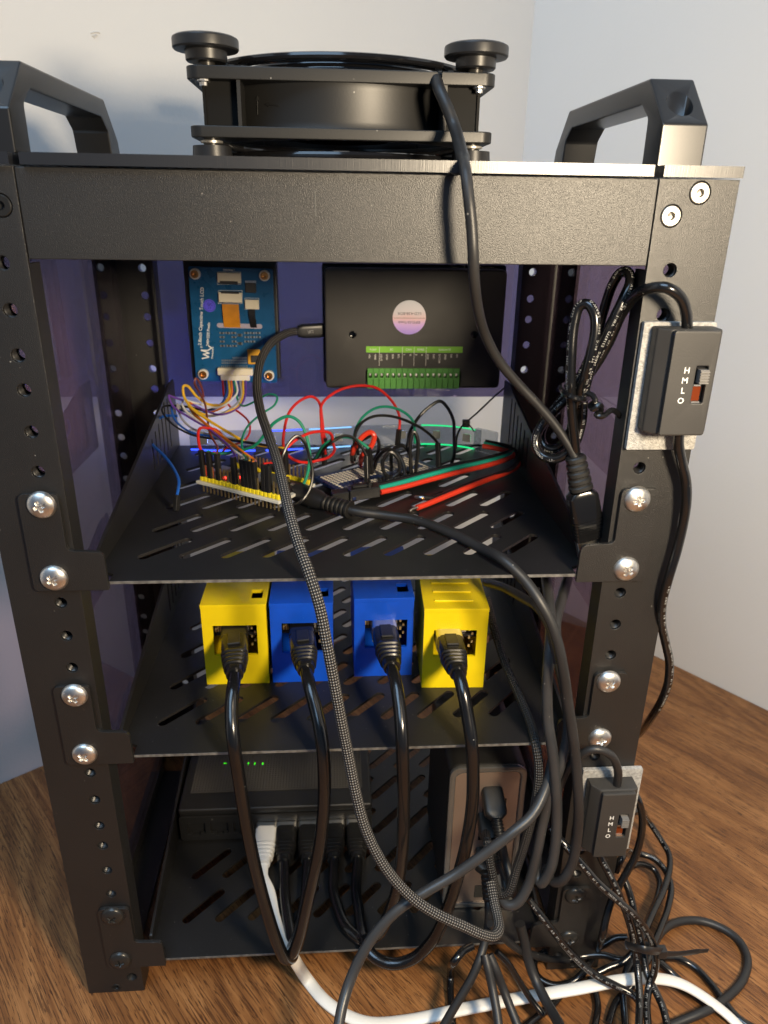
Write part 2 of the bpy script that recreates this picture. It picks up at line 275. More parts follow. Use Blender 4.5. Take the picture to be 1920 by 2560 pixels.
# ------------------------------------------------------------------ mesh builder
class MB:
    def __init__(s): s.v = []; s.f = []; s.mi = []; s.uv = []; s.cur = 0
    def add(s, verts, faces, uvs=None):
        o = len(s.v); s.v.extend([Vector(v) for v in verts])
        for i, f in enumerate(faces):
            s.f.append([o + j for j in f]); s.mi.append(s.cur); s.uv.append(uvs[i] if uvs else None)
        return s
    def box(s, x0, x1, y0, y1, z0, z1, M=None):
        vs = [Vector((x, y, z)) for z in (z0, z1) for y in (y0, y1) for x in (x0, x1)]
        if M is not None: vs = [M @ v for v in vs]
        return s.add(vs, [(0, 2, 3, 1), (4, 5, 7, 6), (0, 1, 5, 4), (2, 6, 7, 3), (0, 4, 6, 2), (1, 3, 7, 5)])
    def rbox(s, x0, x1, y0, y1, z0, z1, r, M=None, seg=2):
        bm = bmesh.new(); bmesh.ops.create_cube(bm, size=1)
        for v in bm.verts: v.co = Vector(((x0 + x1) / 2 + v.co.x * (x1 - x0), (y0 + y1) / 2 + v.co.y * (y1 - y0), (z0 + z1) / 2 + v.co.z * (z1 - z0)))
        bmesh.ops.bevel(bm, geom=bm.edges[:], offset=r, segments=seg, affect='EDGES', profile=0.5)
        s.addbm(bm, M); return s
    def addbm(s, bm, M=None):
        bm.verts.index_update(); s.add([(M @ v.co if M is not None else v.co.copy()) for v in bm.verts], [[v.index for v in f.verts] for f in bm.faces]); bm.free()
    def lathe(s, prof, M, n=32, a0=0, a1=2 * math.pi):
        full = abs(a1 - a0 - 2 * math.pi) < 1e-6; cnt = n if full else n + 1
        vs = []; fs = []
        for i in range(cnt):
            a = a0 + (a1 - a0) * i / n
            for (r, z) in prof: vs.append(M @ Vector((r * math.cos(a), r * math.sin(a), z)))
        k = len(prof)
        for i in range(n):
            j = (i + 1) % cnt
            for q in range(k - 1): fs.append((i * k + q, j * k + q, j * k + q + 1, i * k + q + 1))
        return s.add(vs, fs)
    def loft(s, secs, cap=True, n=24):
        """secs: (centre, xdir, ydir, hw, hh, exponent)"""
        vs = []; fs = []
        for c, xd, yd, hw, hh, ex in secs:
            for i in range(n):
                a = 2 * math.pi * (i + 0.5) / n; ca, sa = math.cos(a), math.sin(a)
                vs.append(Vector(c) + xd * (hw * math.copysign(abs(ca) ** (2 / ex), ca)) + yd * (hh * math.copysign(abs(sa) ** (2 / ex), sa)))
        for q in range(len(secs) - 1):
            for i in range(n):
                j = (i + 1) % n; fs.append((q * n + i, q * n + j, (q + 1) * n + j, (q + 1) * n + i))
        if cap:
            fs.append(tuple(range(n))[::-1]); fs.append(tuple((len(secs) - 1) * n + i for i in range(n)))
        return s.add(vs, fs)
    def tube(s, pts, r, n=10, cap=True, flat=1.0, up=None, rfun=None):
        T, Nn, Bn, S = frames(pts, up)
        vs = []; fs = []; uv = []
        for i, p in enumerate(pts):
            rr = rfun(S[i]) if rfun else r
            for q in range(n):
                a = 2 * math.pi * q / n; vs.append(p + Nn[i] * (rr * math.cos(a)) + Bn[i] * (rr * flat * math.sin(a)))
        for i in range(len(pts) - 1):
            for q in range(n):
                j = (q + 1) % n; fs.append((i * n + q, i * n + j, (i + 1) * n + j, (i + 1) * n + q))
                uv.append([(q / n, S[i]), ((q + 1) / n, S[i]), ((q + 1) / n, S[i + 1]), (q / n, S[i + 1])])
        if cap:
            fs.append(tuple(range(n))[::-1]); uv.append([(0, 0)] * n); fs.append(tuple((len(pts) - 1) * n + q for q in range(n))); uv.append([(0, 0)] * n)
        return s.add(vs, fs, uv)
    def mesh(s, me, fn):
        s.add([fn(v.co) for v in me.vertices], [list(p.vertices) for p in me.polygons]); return s
def frames(pts, up=None):
    n = len(pts); T = []
    for i in range(n):
        d = pts[min(i + 1, n - 1)] - pts[max(i - 1, 0)]; T.append(d.normalized() if d.length > 1e-9 else Vector((0, 0, 1)))
    if up is None: up = Vector((0.3, -1, 0.2))
    Nn = []; cur = up
    for i in range(n):
        cur = cur - T[i] * cur.dot(T[i])
        if cur.length < 1e-4: cur = T[i].orthogonal()
        cur = cur.normalized(); Nn.append(cur.copy())
    Bn = [T[i].cross(Nn[i]) for i in range(n)]
    S = [0.0]
    for i in range(1, n): S.append(S[-1] + (pts[i] - pts[i - 1]).length)
    return T, Nn, Bn, S
def spline(P, step=1.5):
    P = [Vector(p) for p in P]
    if len(P) == 2: P = [P[0], (P[0] + P[1]) / 2, P[1]]
    Q = [P[0] * 2 - P[1]] + P + [P[-1] * 2 - P[-2]]; out = []
    for i in range(1, len(Q) - 2):
        p0, p1, p2, p3 = Q[i - 1:i + 3]
        t0 = 0; t1 = t0 + max((p1 - p0).length, 1e-4) ** .5; t2 = t1 + max((p2 - p1).length, 1e-4) ** .5; t3 = t2 + max((p3 - p2).length, 1e-4) ** .5
        k = max(3, int((p2 - p1).length / step))
        for j in range(k):
            t = t1 + (t2 - t1) * j / k
            a1 = p0 * ((t1 - t) / (t1 - t0)) + p1 * ((t - t0) / (t1 - t0)); a2 = p1 * ((t2 - t) / (t2 - t1)) + p2 * ((t - t1) / (t2 - t1)); a3 = p2 * ((t3 - t) / (t3 - t2)) + p3 * ((t - t2) / (t3 - t2))
            b1 = a1 * ((t2 - t) / (t2 - t0)) + a2 * ((t - t0) / (t2 - t0)); b2 = a2 * ((t3 - t) / (t3 - t1)) + a3 * ((t - t1) / (t3 - t1))
            out.append(b1 * ((t2 - t) / (t2 - t1)) + b2 * ((t - t1) / (t2 - t1)))
    out.append(P[-1]); return out
ORG = {}
def W(p): return Vector((p[0] * MM, p[1] * MM, (p[2] - DESK) * MM))
def finish(name, mb, mats, parent=None, smooth=35, recalc=True, kind=None, weld=True):
    if isinstance(mats, str): mats = [mats]
    V = [W(v) for v in mb.v]
    n = max(1, len(V)); b = Vector((sum(v.x for v in V) / n, sum(v.y for v in V) / n, min(v.z for v in V)))
    me = bpy.data.meshes.new(name); me.from_pydata([v - b for v in V], [], mb.f)
    for mn in mats: me.materials.append(MATS[mn])
    if len(mats) > 1: me.polygons.foreach_set('material_index', mb.mi)
    if any(u is not None for u in mb.uv):
        ul = me.uv_layers.new(name='UVMap'); li = 0
        for p, u in zip(me.polygons, mb.uv):
            for q in range(p.loop_total): ul.data[p.loop_start + q].uv = u[q] if u else (0, 0)
    if recalc:
        bm = bmesh.new(); bm.from_mesh(me)
        if weld: bmesh.ops.remove_doubles(bm, verts=bm.verts[:], dist=2e-6)
        bmesh.ops.recalc_face_normals(bm, faces=bm.faces[:]); bm.to_mesh(me); bm.free()
    if smooth:
        me.polygons.foreach_set('use_smooth', [True] * len(me.polygons)); me.set_sharp_from_angle(angle=R(smooth))
    me.update()
    o = bpy.data.objects.new(name, me); col.objects.link(o); ORG[o.name] = b
    if recalc and smooth: wn = o.modifiers.new('weighted', 'WEIGHTED_NORMAL'); wn.keep_sharp = True; wn.weight = 90
    if parent is not None: o.parent = parent; o.location = b - ORG[parent.name]
    else: o.location = b
    if kind: o['kind'] = kind
    return o
def thing(name, label, cat, base, group=None):
    o = bpy.data.objects.new(name, None); col.objects.link(o); o.empty_display_size = 0.01
    o.location = W(base); ORG[o.name] = W(base); o['label'] = label; o['category'] = cat
    if group: o['group'] = group
    return o
def tag(o, label, cat, group=None):
    o['label'] = label; o['category'] = cat
    if group: o['group'] = group
    return o
def bool_cut(o, mb):
    c = finish('cutter', mb, 'anodised'); md = o.modifiers.new('cut', 'BOOLEAN'); md.operation = 'DIFFERENCE'; md.object = c; md.solver = 'EXACT'
    bpy.context.view_layer.update(); dg = bpy.context.evaluated_depsgraph_get()
    me = bpy.data.meshes.new_from_object(o.evaluated_get(dg)); old = o.data; o.modifiers.clear(); o.data = me; me.name = old.name
    me.polygons.foreach_set('use_smooth', [True] * len(me.polygons)); me.set_sharp_from_angle(angle=R(30))
    bpy.data.objects.remove(c); wn = o.modifiers.new('weighted', 'WEIGHTED_NORMAL'); wn.keep_sharp = True; wn.weight = 90
def clone(o, parent, base):
    """another piece with the same mesh, its base at `base` (mm)"""
    c = bpy.data.objects.new(o.name.split('.')[0], o.data); col.objects.link(c); ORG[c.name] = W(base)
    c.parent = parent; c.location = W(base) - (ORG[parent.name] if parent else Vector()); return c
def curve_mesh(outline, holes, thick, bevel=0.0, res=1):
    cu = bpy.data.curves.new('tmp', 'CURVE'); cu.dimensions = '2D'; cu.fill_mode = 'BOTH'; cu.extrude = max(0.0, thick / 2 - bevel); cu.bevel_depth = bevel; cu.bevel_resolution = res; cu.offset = -bevel
    for loop in [outline] + list(holes):
        sp = cu.splines.new('POLY'); sp.points.add(len(loop) - 1); sp.use_cyclic_u = True
        for p, q in zip(sp.points, loop): p.co = (q[0], q[1], 0, 1)
    ob = bpy.data.objects.new('tmp', cu); me = bpy.data.meshes.new_from_object(ob)
    bpy.data.objects.remove(ob); bpy.data.curves.remove(cu); return me
def circ(cx, cy, r, n=20): return [(cx + r * math.cos(2 * math.pi * i / n), cy + r * math.sin(2 * math.pi * i / n)) for i in range(n)]
def rrect(x0, x1, y0, y1, r, n=5):
    out = []
    for cx, cy, a in ((x1 - r, y1 - r, 0), (x0 + r, y1 - r, 90), (x0 + r, y0 + r, 180), (x1 - r, y0 + r, 270)):
        for i in range(n + 1): t = R(a + 90 * i / n); out.append((cx + r * math.cos(t), cy + r * math.sin(t)))
    return out
def roundpoly(P, r, n=4):
    """polygon with rounded corners; r a number or one per corner"""
    out = []; L = len(P)
    for i in range(L):
        p = Vector(P[i]); a = Vector(P[i - 1]); b = Vector(P[(i + 1) % L]); rr = r[i] if isinstance(r, (list, tuple)) else r
        if rr <= 0: out.append(tuple(p)); continue
        da = (a - p).normalized(); db = (b - p).normalized(); ang = da.angle(db); t = min(rr / math.tan(ang / 2), (a - p).length * .49, (b - p).length * .49)
        s = p + da * t; e = p + db * t
        for q in range(n + 1):
            u = q / n; out.append(tuple(s * (1 - u) ** 2 + p * (2 * u * (1 - u)) + e * u * u))
    return out
def plateXZ(mb, outline, holes, y0, y1, bevel=0.0):      # outline in (x, z), thickness along y
    me = curve_mesh(outline, holes, y1 - y0, bevel); mb.mesh(me, lambda c: Vector((c.x, (y0 + y1) / 2 + c.z, c.y))); bpy.data.meshes.remove(me); return mb
def plateXY(mb, outline, holes, z0, z1, bevel=0.0, M=None):
    me = curve_mesh(outline, holes, z1 - z0, bevel); mb.mesh(me, lambda c: (M @ Vector((c.x, c.y, (z0 + z1) / 2 + c.z))) if M is not None else Vector((c.x, c.y, (z0 + z1) / 2 + c.z))); bpy.data.meshes.remove(me); return mb
def plateYZ(mb, outline, holes, x0, x1, bevel=0.0):
    me = curve_mesh(outline, holes, x1 - x0, bevel); mb.mesh(me, lambda c: Vector(((x0 + x1) / 2 + c.z, c.x, c.y))); bpy.data.meshes.remove(me); return mb
def text_mesh(txt, size, align='CENTER', extrude=0.0, res=2, bold=0.0, space=1.0):
    cu = bpy.data.curves.new('tmp', 'FONT'); cu.body = txt; cu.size = size; cu.align_x = align; cu.align_y = 'CENTER'; cu.resolution_u = res; cu.extrude = extrude; cu.offset = bold; cu.space_character = space
    ob = bpy.data.objects.new('tmp', cu); me = bpy.data.meshes.new_from_object(ob); bpy.data.objects.remove(ob); bpy.data.curves.remove(cu); return me
def text(mb, txt, size, pos, xd, yd, align='CENTER', bold=0.0):
    me = text_mesh(txt, size, align, bold=bold); xd = Vector(xd).normalized(); yd = Vector(yd).normalized(); pos = Vector(pos)
    mb.mesh(me, lambda c: pos + xd * c.x + yd * c.y); bpy.data.meshes.remove(me); return mb
def cable_print(path, r, txt, size, s0, s1, gap=9, twist=0.0, off=0.0):
    """lettering printed along a cable between arc lengths s0 and s1"""
    T, Nn, Bn, S = frames(path); mb = MB(); Sa = np.array(S)
    me = text_mesh(txt, size, 'LEFT', res=1, bold=0.0, space=1.25); w = max([v.co.x for v in me.vertices] or [1]) + gap
    st = s0
    while st < s1:
        vs = []; keep = True
        for v in me.vertices:
            s = st + v.co.x
            if s > S[-1] - 1: s = S[-1] - 1
            i = int(np.searchsorted(Sa, s)) - 1; i = max(0, min(i, len(path) - 2)); f = (s - S[i]) / max(1e-6, S[i + 1] - S[i])
            p = path[i].lerp(path[i + 1], f); t = T[i].lerp(T[i + 1], f).normalized()
            n = (CAMP - p); n = (n - t * n.dot(t)).normalized(); b = n.cross(t) * -1
            a = -v.co.y / r + off + twist * (s - s0)
            vs.append(p + (n * math.cos(a) + b * math.sin(a)) * (r * 1.012 + 0.02))
        mb.add(vs, [list(p.vertices) for p in me.polygons if min(me.vertices[k].co.x for k in p.vertices) + st < S[-1] - 2])
        st += w
    bpy.data.meshes.remove(me); return mb
def Mx(o, xd, yd, zd):
    m = Matrix.Identity(4)
    for i in range(3): m[i][0] = xd[i]; m[i][1] = yd[i]; m[i][2] = zd[i]; m[i][3] = o[i]
    return m
def axisM(o, z):
    z = Vector(z).normalized(); x = z.orthogonal().normalized(); return Mx(o, x, z.cross(x), z)
FRONT = lambda x, z, y=0.0: Mx((x, y, z), Vector((1, 0, 0)), Vector((0, 0, 1)), Vector((0, -1, 0)))   # local z points to the camera side

# ------------------------------------------------------------------ setting
CORN = Vector((172, 474, 0))
def slab(name, o, a, la, b, lb, z0, z1, m, bev=0):
    mb = MB(); p = [o, o + a * la, o + a * la + b * lb, o + b * lb]
    mb.add([(q.x, q.y, z) for z in (z0, z1) for q in p], [(0, 3, 2, 1), (4, 5, 6, 7), (0, 1, 5, 4), (1, 2, 6, 5), (2, 3, 7, 6), (3, 0, 4, 7)])
    ob = finish(name, mb, m, smooth=0); ob['kind'] = 'structure'; return ob
slab('desk', CORN + DL * -1.5 + DR * 1.5, DL * -1, 1100, DR, 850, DESK - 25, DESK, 'wood')
slab('wall_left', CORN, DL * -1, 1700, DL.cross(Vector((0, 0, 1))) * -1, 60, -700, 1100, 'wall_paint')
slab('wall_right', CORN + DL * 0.0, DR, 1500, DL, 60, -700, 1100, 'wall_paint')

# ------------------------------------------------------------------ rack
U = 44.45
def hz(u, i): return (u - 1) * U + (6.35, 22.225, 38.1)[i]
HX = 118.26
rack = thing('server_rack', 'black powder-coated mini server rack with two carry handles standing on the wooden desk', 'rack', (0, 98, DESK))
ZT = 380.0
def thread_mesh(base):
    mb = MB(); prof = []
    for k in range(9): prof += [(2.62 if k % 2 else 2.15, 0.35 + k * 0.55)]
    prof = [(2.5, 0.0)] + prof + [(2.15, 5.6)]
    mb.lathe(prof, Mx((base[0], base[1], base[2]), Vector((1, 0, 0)), Vector((0, 0, -1)), Vector((0, 1, 0))), 18)
    return mb
thread0 = None
used = {(-1, 6), (-1, 4), (1, 6), (1, 4), (-1, 1), (1, 1)}
for sx in (-1, 1):
    for near in (True, False):
        y0, dy = (0.0, 1) if near else (197.0, -1)
        holes = [circ(sx * HX, hz(u, i), 2.5 if near else 2.3, 18) for u in range(1, 9) for i in range(3)]
        cs = []
        if near:
            cs = [(sx * 115.6, 367.6, 3.9), (sx * 124.8, 375.3, 3.9), (sx * 114.9, -9.8, 2.6), (sx * 123.8, -17.2, 2.2)]
        holes += [circ(a, b, c, 24) for a, b, c in cs]
        mb = MB()
        o = [(109.5, DESK), (138.5, DESK), (138.5, ZT - .3), (109.5, ZT - .3)]
        o = [(sx * a, b) for a, b in o]; o = o if sx > 0 else o[::-1]
        ya, yb = sorted((y0, y0 + dy * 2))
        plateXZ(mb, o, holes, ya, yb, 0.25)
        post = finish('post', mb, 'powder', rack)
        mb = MB(); xa, xb = sorted((sx * 136.6, sx * 138.4)); ya, yb = sorted((y0 + dy * 2.0, y0 + dy * 31)); mb.box(xa, xb, ya, yb, DESK + .02, ZT - .5)
        xa, xb = sorted((sx * 109.6, sx * 111.2)); ya, yb = sorted((y0 + dy * 2.0, y0 + dy * 11)); mb.box(xa, xb, ya, yb, DESK + .02, 349)
        finish('side_flange', mb, 'powder', post, smooth=0)
        if near:
            for u in range(1, 9):
                for i in range(3):
                    if (sx, u) in used and i != 1: continue
                    if thread0 is None:
                        thread0 = finish('threaded_hole', thread_mesh((sx * HX, 1.0, hz(u, i))), 'black_satin', post, recalc=False)
                    else: clone(thread0, post, (sx * HX, 1.0 + 2.8, hz(u, i) - 2.62))
            # countersunk socket bolts
            for a, b, c in cs:
                if c == 2.6:
                    mb = MB(); mb.lathe([(2.75, 0.02), (2.7, -.2), (1.6, -1.9), (1.55, -6)], FRONT(a, b), 24); finish('countersink', mb, 'black_satin', post, recalc=False)
                    continue
                top = b > 0; r = 3.55 if top else 2.15
                mb = MB(); mb.lathe([(r, -1.5), (r, -.25), (r - .3, .05), (1.45, .05)], FRONT(a, b), 28)
                hexp = [(1.45, .05), (1.35, -.1), (1.3, -1.6), (0.01, -1.9)]
                mb.lathe(hexp, FRONT(a, b), 6)
                finish('socket_bolt', mb, 'zinc_or_lit_bolt' if (top and sx > 0) else 'bolt_black', post)  # top bolts on the right are paler: lamplight put into their colour
                if top:
                    mb = MB(); mb.lathe([(3.95, .03), (3.9, -.1), (3.6, -1.2), (3.5, -1.7)], FRONT(a, b), 28); finish('bolt_seat', mb, 'black_satin', post, recalc=False)
# beams between the posts at the top, rails along the sides
for near in (True, False):
    y0, dy = (0.3, 1) if near else (196.7, -1)
    mb = MB(); ya, yb = sorted((y0, y0 + dy * 2))
    plateXZ(mb, [(-109.2, 350.6), (109.2, 350.6), (109.2, ZT - .4), (-109.2, ZT - .4)], [], ya, yb, 0.4)
    bm_ = finish('top_beam', mb, 'powder', rack)
    mb = MB(); ya, yb = sorted((y0 + dy * 2, y0 + dy * 16)); mb.box(-109, 109, ya, yb, 351, 352.6); finish('beam_flange', mb, 'powder', bm_, smooth=0)
    if near:   # one pale scuff drawn down the beam, as in the photograph
        mb = MB(); mb.tube(spline([A(680, 412, y0 - .02), A(680.5, 440, y0 - .02), A(682, 468, y0 - .02)], 1), 0.16, 5); finish('scuff', mb, 'chalk', bm_)
for sx in (-1, 1):
    for z0, z1 in ((DESK + .05, -2), (352, ZT - .6)):
        mb = MB(); xa, xb = sorted((sx * 133.5, sx * 136.4)); mb.box(xa, xb, 31, 166, z0, z1)
        xa, xb = sorted((sx * 118, sx * 133.4)); mb.box(xa, xb, 31, 166, z0 + .02, z0 + 1.8); finish('side_rail', mb, 'powder', rack, smooth=0)
    mb = MB(); xa, xb = sorted((sx * 130.5, sx * 133.2)); mb.rbox(xa, xb, 12, 185, -1.9, 351.8, 0.3, seg=1)
    o = finish('side_panel', mb, 'acrylic_smoke', rack, smooth=0); o['label'] = 'dark smoked acrylic side panel'
# acrylic top plate with saw-cut edge and notched corners
def top_outline():
    P = [(-138.3, -2), (-109.8, -2), (-109.8, 12), (-106.4, 12), (-106.4, -2), (106.4, -2), (106.4, 12), (109.8, 12), (109.8, -2), (138.3, -2),
         (138.3, 199), (109.8, 199), (109.8, 185), (106.4, 185), (106.4, 199), (-106.4, 199), (-106.4, 185), (-109.8, 185), (-109.8, 199), (-138.3, 199)]
    return P
mb = MB(); plateXY(mb, top_outline(), [circ(0, 110, 55, 48)], ZT + .2, ZT + 3.9); finish('top_plate', mb, 'acrylic_top', rack, smooth=20)
# carry handles
for sx in (-1, 1):
    outer = roundpoly([(4.5, 384), (4.5, 397.2), (22, 413.2), (120, 413.2), (137.5, 397.2), (141.5, 384)], [0, 1.5, 2, 2, 1.5, 0])
    mb = MB(); xa, xb = sorted((sx * 109.5, sx * 126))
    inner = roundpoly([(19, 384), (19, 400), (27, 405.2), (113, 405.2), (121.5, 400), (125.5, 384)], [0, 3, 3, 3, 3, 0])
    poly = outer + inner[::-1]
    plateYZ(mb, poly, [], xa, xb, 0.8)
    h = finish('handle', mb, 'anodised', rack, smooth=30); h['label'] = 'black anodised carry handle with angled corners'
    cut = MB(); cut.lathe([(0.0, 390), (4.7, 390), (4.7, 430), (0.0, 430)], Matrix.Translation((sx * 117.75, 12.2, 0)), 40)
    bool_cut(h, cut)

# ------------------------------------------------------------------ shelves
def screw_mesh(base, rot, mb=None, r=5.6, h=2.9):
    """pan head with a pressed cross recess"""
    mb = mb or MB(); n, k = 56, 16; vs = [Vector((0, 0, h))]; fs = []
    for j in range(1, k + 1):
        q = j / k; rr = r * q
        for i in range(n):
            a = 2 * math.pi * i / n; vs.append(Vector((rr * math.cos(a), rr * math.sin(a), h * math.sqrt(max(0, 1 - q * q)) * 0.92 + 0.08 * h * (1 - q))))
    for v in vs:
        d1 = max(abs(v.x) - .55, abs(v.y) - 2.3); d2 = max(abs(v.y) - .55, abs(v.x) - 2.3); d = min(d1, d2)
        if d < 0.12: v.z -= min(1.2, (0.12 - d) * 3.2)
    for i in range(n): fs.append((0, 1 + i, 1 + (i + 1) % n))
    for j in range(k - 1):
        for i in range(n):
            a = 1 + j * n + i; b = 1 + j * n + (i + 1) % n; fs.append((a, a + n, b + n, b))
    o = len(vs)
    for i in range(n): vs.append(Vector((vs[1 + (k - 1) * n + i].x, vs[1 + (k - 1) * n + i].y, -0.4)))
    for i in range(n): fs.append((1 + (k - 1) * n + i, o + i, o + (i + 1) % n, 1 + (k - 1) * n + (i + 1) % n))
    M = FRONT(base[0], base[2], base[1]) @ Matrix.Rotation(rot, 4, 'Z')
    return mb.add([M @ v for v in vs], fs)
SLOT_L = 24.0
def slot(cx, cy, w=2.55, ang=R(46), n=6):
    out = []; L = 14.2 - w
    for s in (1, -1):
        for i in range(n + 1):
            t = -math.pi / 2 + math.pi * i / n + (0 if s > 0 else math.pi)
            p = Vector((s * L + w * math.cos(t), w * math.sin(t))); out.append((cx + p.x * math.cos(ang) - p.y * math.sin(ang), cy + p.x * math.sin(ang) + p.y * math.cos(ang)))
    return out
SHELF_LABEL = {6: 'slotted black shelf at the top, carrying the circuit boards', 4: 'slotted black shelf in the middle, carrying the yellow and blue boxes', 1: 'slotted black shelf at the bottom, carrying the network switch and charger'}
def shelf(u):
    zb = (u - 1) * U; zf = zb + 3.6
    t = thing('rack_shelf', SHELF_LABEL[u], 'shelf', (0, 90, zb), 'slotted shelves bolted into the rack')
    holes = []
    for j in range(6):
        for i in range(10):
            holes.append(slot(-81 + 18.0 * i, 30.5 + 29.0 * j))
    outl = [(-97.4, -0.4), (97.4, -0.4), (97.4, 6), (105.4, 10), (105.4, 186), (-105.4, 186), (-105.4, 10), (-97.4, 6)]
    mb = MB(); plateXY(mb, outl, holes, zf - 1.5, zf, 0.12); tray = finish('tray', mb, 'powder_shelf', t)
    mb = MB(); mb.box(-97.2, 97.2, -0.62, -0.42, zf - 1.35, zf - .1); finish('pale_edge', mb, 'powder_edge', tray, smooth=0)  # paler strip along the tray's front edge
    for sx in (-1, 1):
        # side wall, rising towards the far end, with upright vents
        prof = roundpoly([(8, zf - 1), (8, zf + 6), (20, zf + 9), (150, zf + 36), (172, zf + 42), (188, zf + 42), (188, zf - 1)], [0, 2, 4, 6, 2, 0, 0])
        vents = []
        for q in range(6):
            yy = 118 + q * 9.0; top = zf + 36 - (150 - yy) * .2077 - 5 if yy < 150 else zf + 36
            vents.append(rrect(yy, yy + 2.4, zf + 6, top, 1.1, 3))
        if sx < 0: pass
        mb = MB(); xa, xb = sorted((sx * 104.2, sx * 105.7)); plateYZ(mb, prof, vents, xa, xb, 0.1); finish('side_wall', mb, 'powder_shelf', t)
        # ear screwed to the post
        dark = u == 1
        P = [(127, zb + .2), (127, zb + 42.6), (111.6, zb + 42.6), (111.6, zb + 18.2), (97.6, zb + 17.4), (97.3, zb + .2)]
        off = 1.6 if (dark and sx < 0) else 0.0
        P = [(sx * (a - off), b) for a, b in P]; rr = [2.5, 3, 3, 2.5, 3.5, .6]
        if sx < 0: P = P[::-1]; rr = rr[::-1]
        mb = MB(); plateXZ(mb, roundpoly(P, rr), [], -2.1, -0.15, 0.2); ear = finish('ear', mb, 'powder', t)
        for i in (0, 2):
            mb = screw_mesh((sx * HX, -2.1, hz(u, i)), R(random.uniform(10, 80)))
            if dark and i == 2 and sx < 0:
                m2 = MB(); m2.lathe([(2.6, 0.03), (0.01, 0.03)], FRONT(sx * HX + 4.2, hz(u, i), -2.1), 18); finish('slot_hole', m2, 'gloss_black', ear)
            finish('screw', mb, 'steel_dark' if dark else 'steel', t, smooth=38)
    return t
for u in (6, 4, 1): shelf(u)

# ------------------------------------------------------------------ cooling fan on the roof
FY0, FY1 = 51.0, 171.0; FC = 111.0
fan = thing('cooling_fan', 'square black cooling fan lying flat on top of the rack', 'fan', (0, FC, 393))
for z0, z1 in ((393.3, 397.5), (413.3, 417.9)):
    holes = [circ(0, FC, 56.5, 64)] + [circ(sx * 52.5, FC + sy * 52.5, 2.2, 14) for sx in (-1, 1) for sy in (-1, 1)]
    o = rrect(-60, 60, FY0, FY1, 5, 6)
    if z0 > 400:   # cable notch in the near edge of the upper flange
        k = [i for i, p in enumerate(o) if p[1] < FY0 + .01]
        o = [p for p in o]
        ins = max(range(len(o)), key=lambda i: (o[i][1] < FY0 + .01, -o[i][0]))
        o = o[:ins + 1] + [(36.6, FY0), (36.6, FY0 + 3), (38.4, FY0 + 3), (38.4, FY0)] + o[ins + 1:]
    mb = MB(); plateXY(mb, o, holes, z0, z1, 0.5); finish('flange', mb, 'black_plastic', fan)
mb = MB(); mb.lathe([(57.0, 397.4), (59.2, 397.5), (58.6, 400), (58.6, 411), (59.2, 413.4), (57.0, 413.4)], Matrix.Translation((0, FC, 0)), 96); finish('barrel', mb, 'black_plastic', fan)
for sx in (-1, 1):
    for sy in (-1, 1):
        mb = MB(); xa, xb = sorted((sx * 39.4, sx * 40.8)); ya, yb = sorted((FC + sy * 59.4, FC + sy * 43)); mb.box(xa, xb, ya, yb, 397.45, 413.35); finish('rib', mb, 'black_plastic', fan, smooth=0)
        mb = MB(); xa, xb = sorted((sx * 40.9, sx * 53.5)); ya, yb = sorted((FC + sy * 54, FC + sy * 52.4)); mb.box(xa, xb, ya, yb, 397.45, 413.35)
        xa, xb = sorted((sx * 53.5, sx * 54.6)); ya, yb = sorted((FC + sy * 55, FC + sy * 40)); mb.box(xa, xb, ya, yb, 397.46, 413.34); finish('corner_wall', mb, 'recess_shade', fan, smooth=0)
        # thumb-screw feet above and below
        K = Matrix.Translation((sx * 52.5, FC + sy * 52.5, 0))
        mb = MB(); mb.lathe([(0.02, 428.2), (11.2, 428.2), (12.4, 427.6), (12.6, 427), (12.6, 424.2), (12.1, 423.6), (8.0, 423.4), (7.9, 420.2), (7.3, 419.6), (0.02, 419.6)], K, 48); kb = finish('thumb_knob', mb, 'black_satin', fan)
        mb = MB(); mb.lathe([(2.6, 417.6), (3.2, 418.2), (3.2, 419.8)], K, 18); finish('washer', mb, 'steel_dark', kb)
        mb = MB(); mb.lathe([(0.02, 384.0), (12.4, 384.0), (12.4, 385.6), (8.0, 386.0), (7.6, 390.6), (3.2, 391), (3.2, 393.4)], K, 48); fo = finish('foot', mb, 'black_satin', fan)
        mb = MB(); mb.lathe([(3.21, 391.4), (4.4, 391.7), (4.4, 392.5), (3.21, 392.8)], K, 24); finish('washer', mb, 'zinc_or_lit_bolt', fo)
        if sy < 0:
            mb = MB(); mb.lathe([(0.02, 411.2), (1.5, 411.2), (1.6, 413.4)], Matrix.Translation((sx * 53.6, FY0 + 3.0, 0)), 10); mb.lathe([(1.9, 412.4), (2.6, 412.7), (2.6, 413.3)], Matrix.Translation((sx * 53.6, FY0 + 3.0, 0)), 10); finish('nut', mb, 'steel', fan)
mb = MB(); mb.lathe([(0.02, 414.5), (20, 414.5), (21.5, 413), (21.5, 397)], Matrix.Translation((0, FC, 0)), 48); hub = finish('hub', mb, 'gloss_black', fan)
for q in range(9):
    a0 = 2 * math.pi * q / 9; vs = []; 
    for i in range(7):
        r = 21 + 34 * i / 6; sw = 0.25 * (i / 6)
        for j in range(5):
            a = a0 + sw + 0.62 * (j / 4 - .5) * (1 - .1 * i / 6); vs.append((r * math.cos(a), FC + r * math.sin(a), 400 + 11 * (j / 4) + 1.2 * math.sin(math.pi * j / 4)))
    fs = [(i * 5 + j, i * 5 + j + 1, i * 5 + j + 6, i * 5 + j + 5) for i in range(6) for j in range(4)]
    mb = MB(); mb.add(vs, fs); bl = finish('blade', mb, 'gloss_black', fan, recalc=False); md = bl.modifiers.new('thick', 'SOLIDIFY'); md.thickness = 0.0012
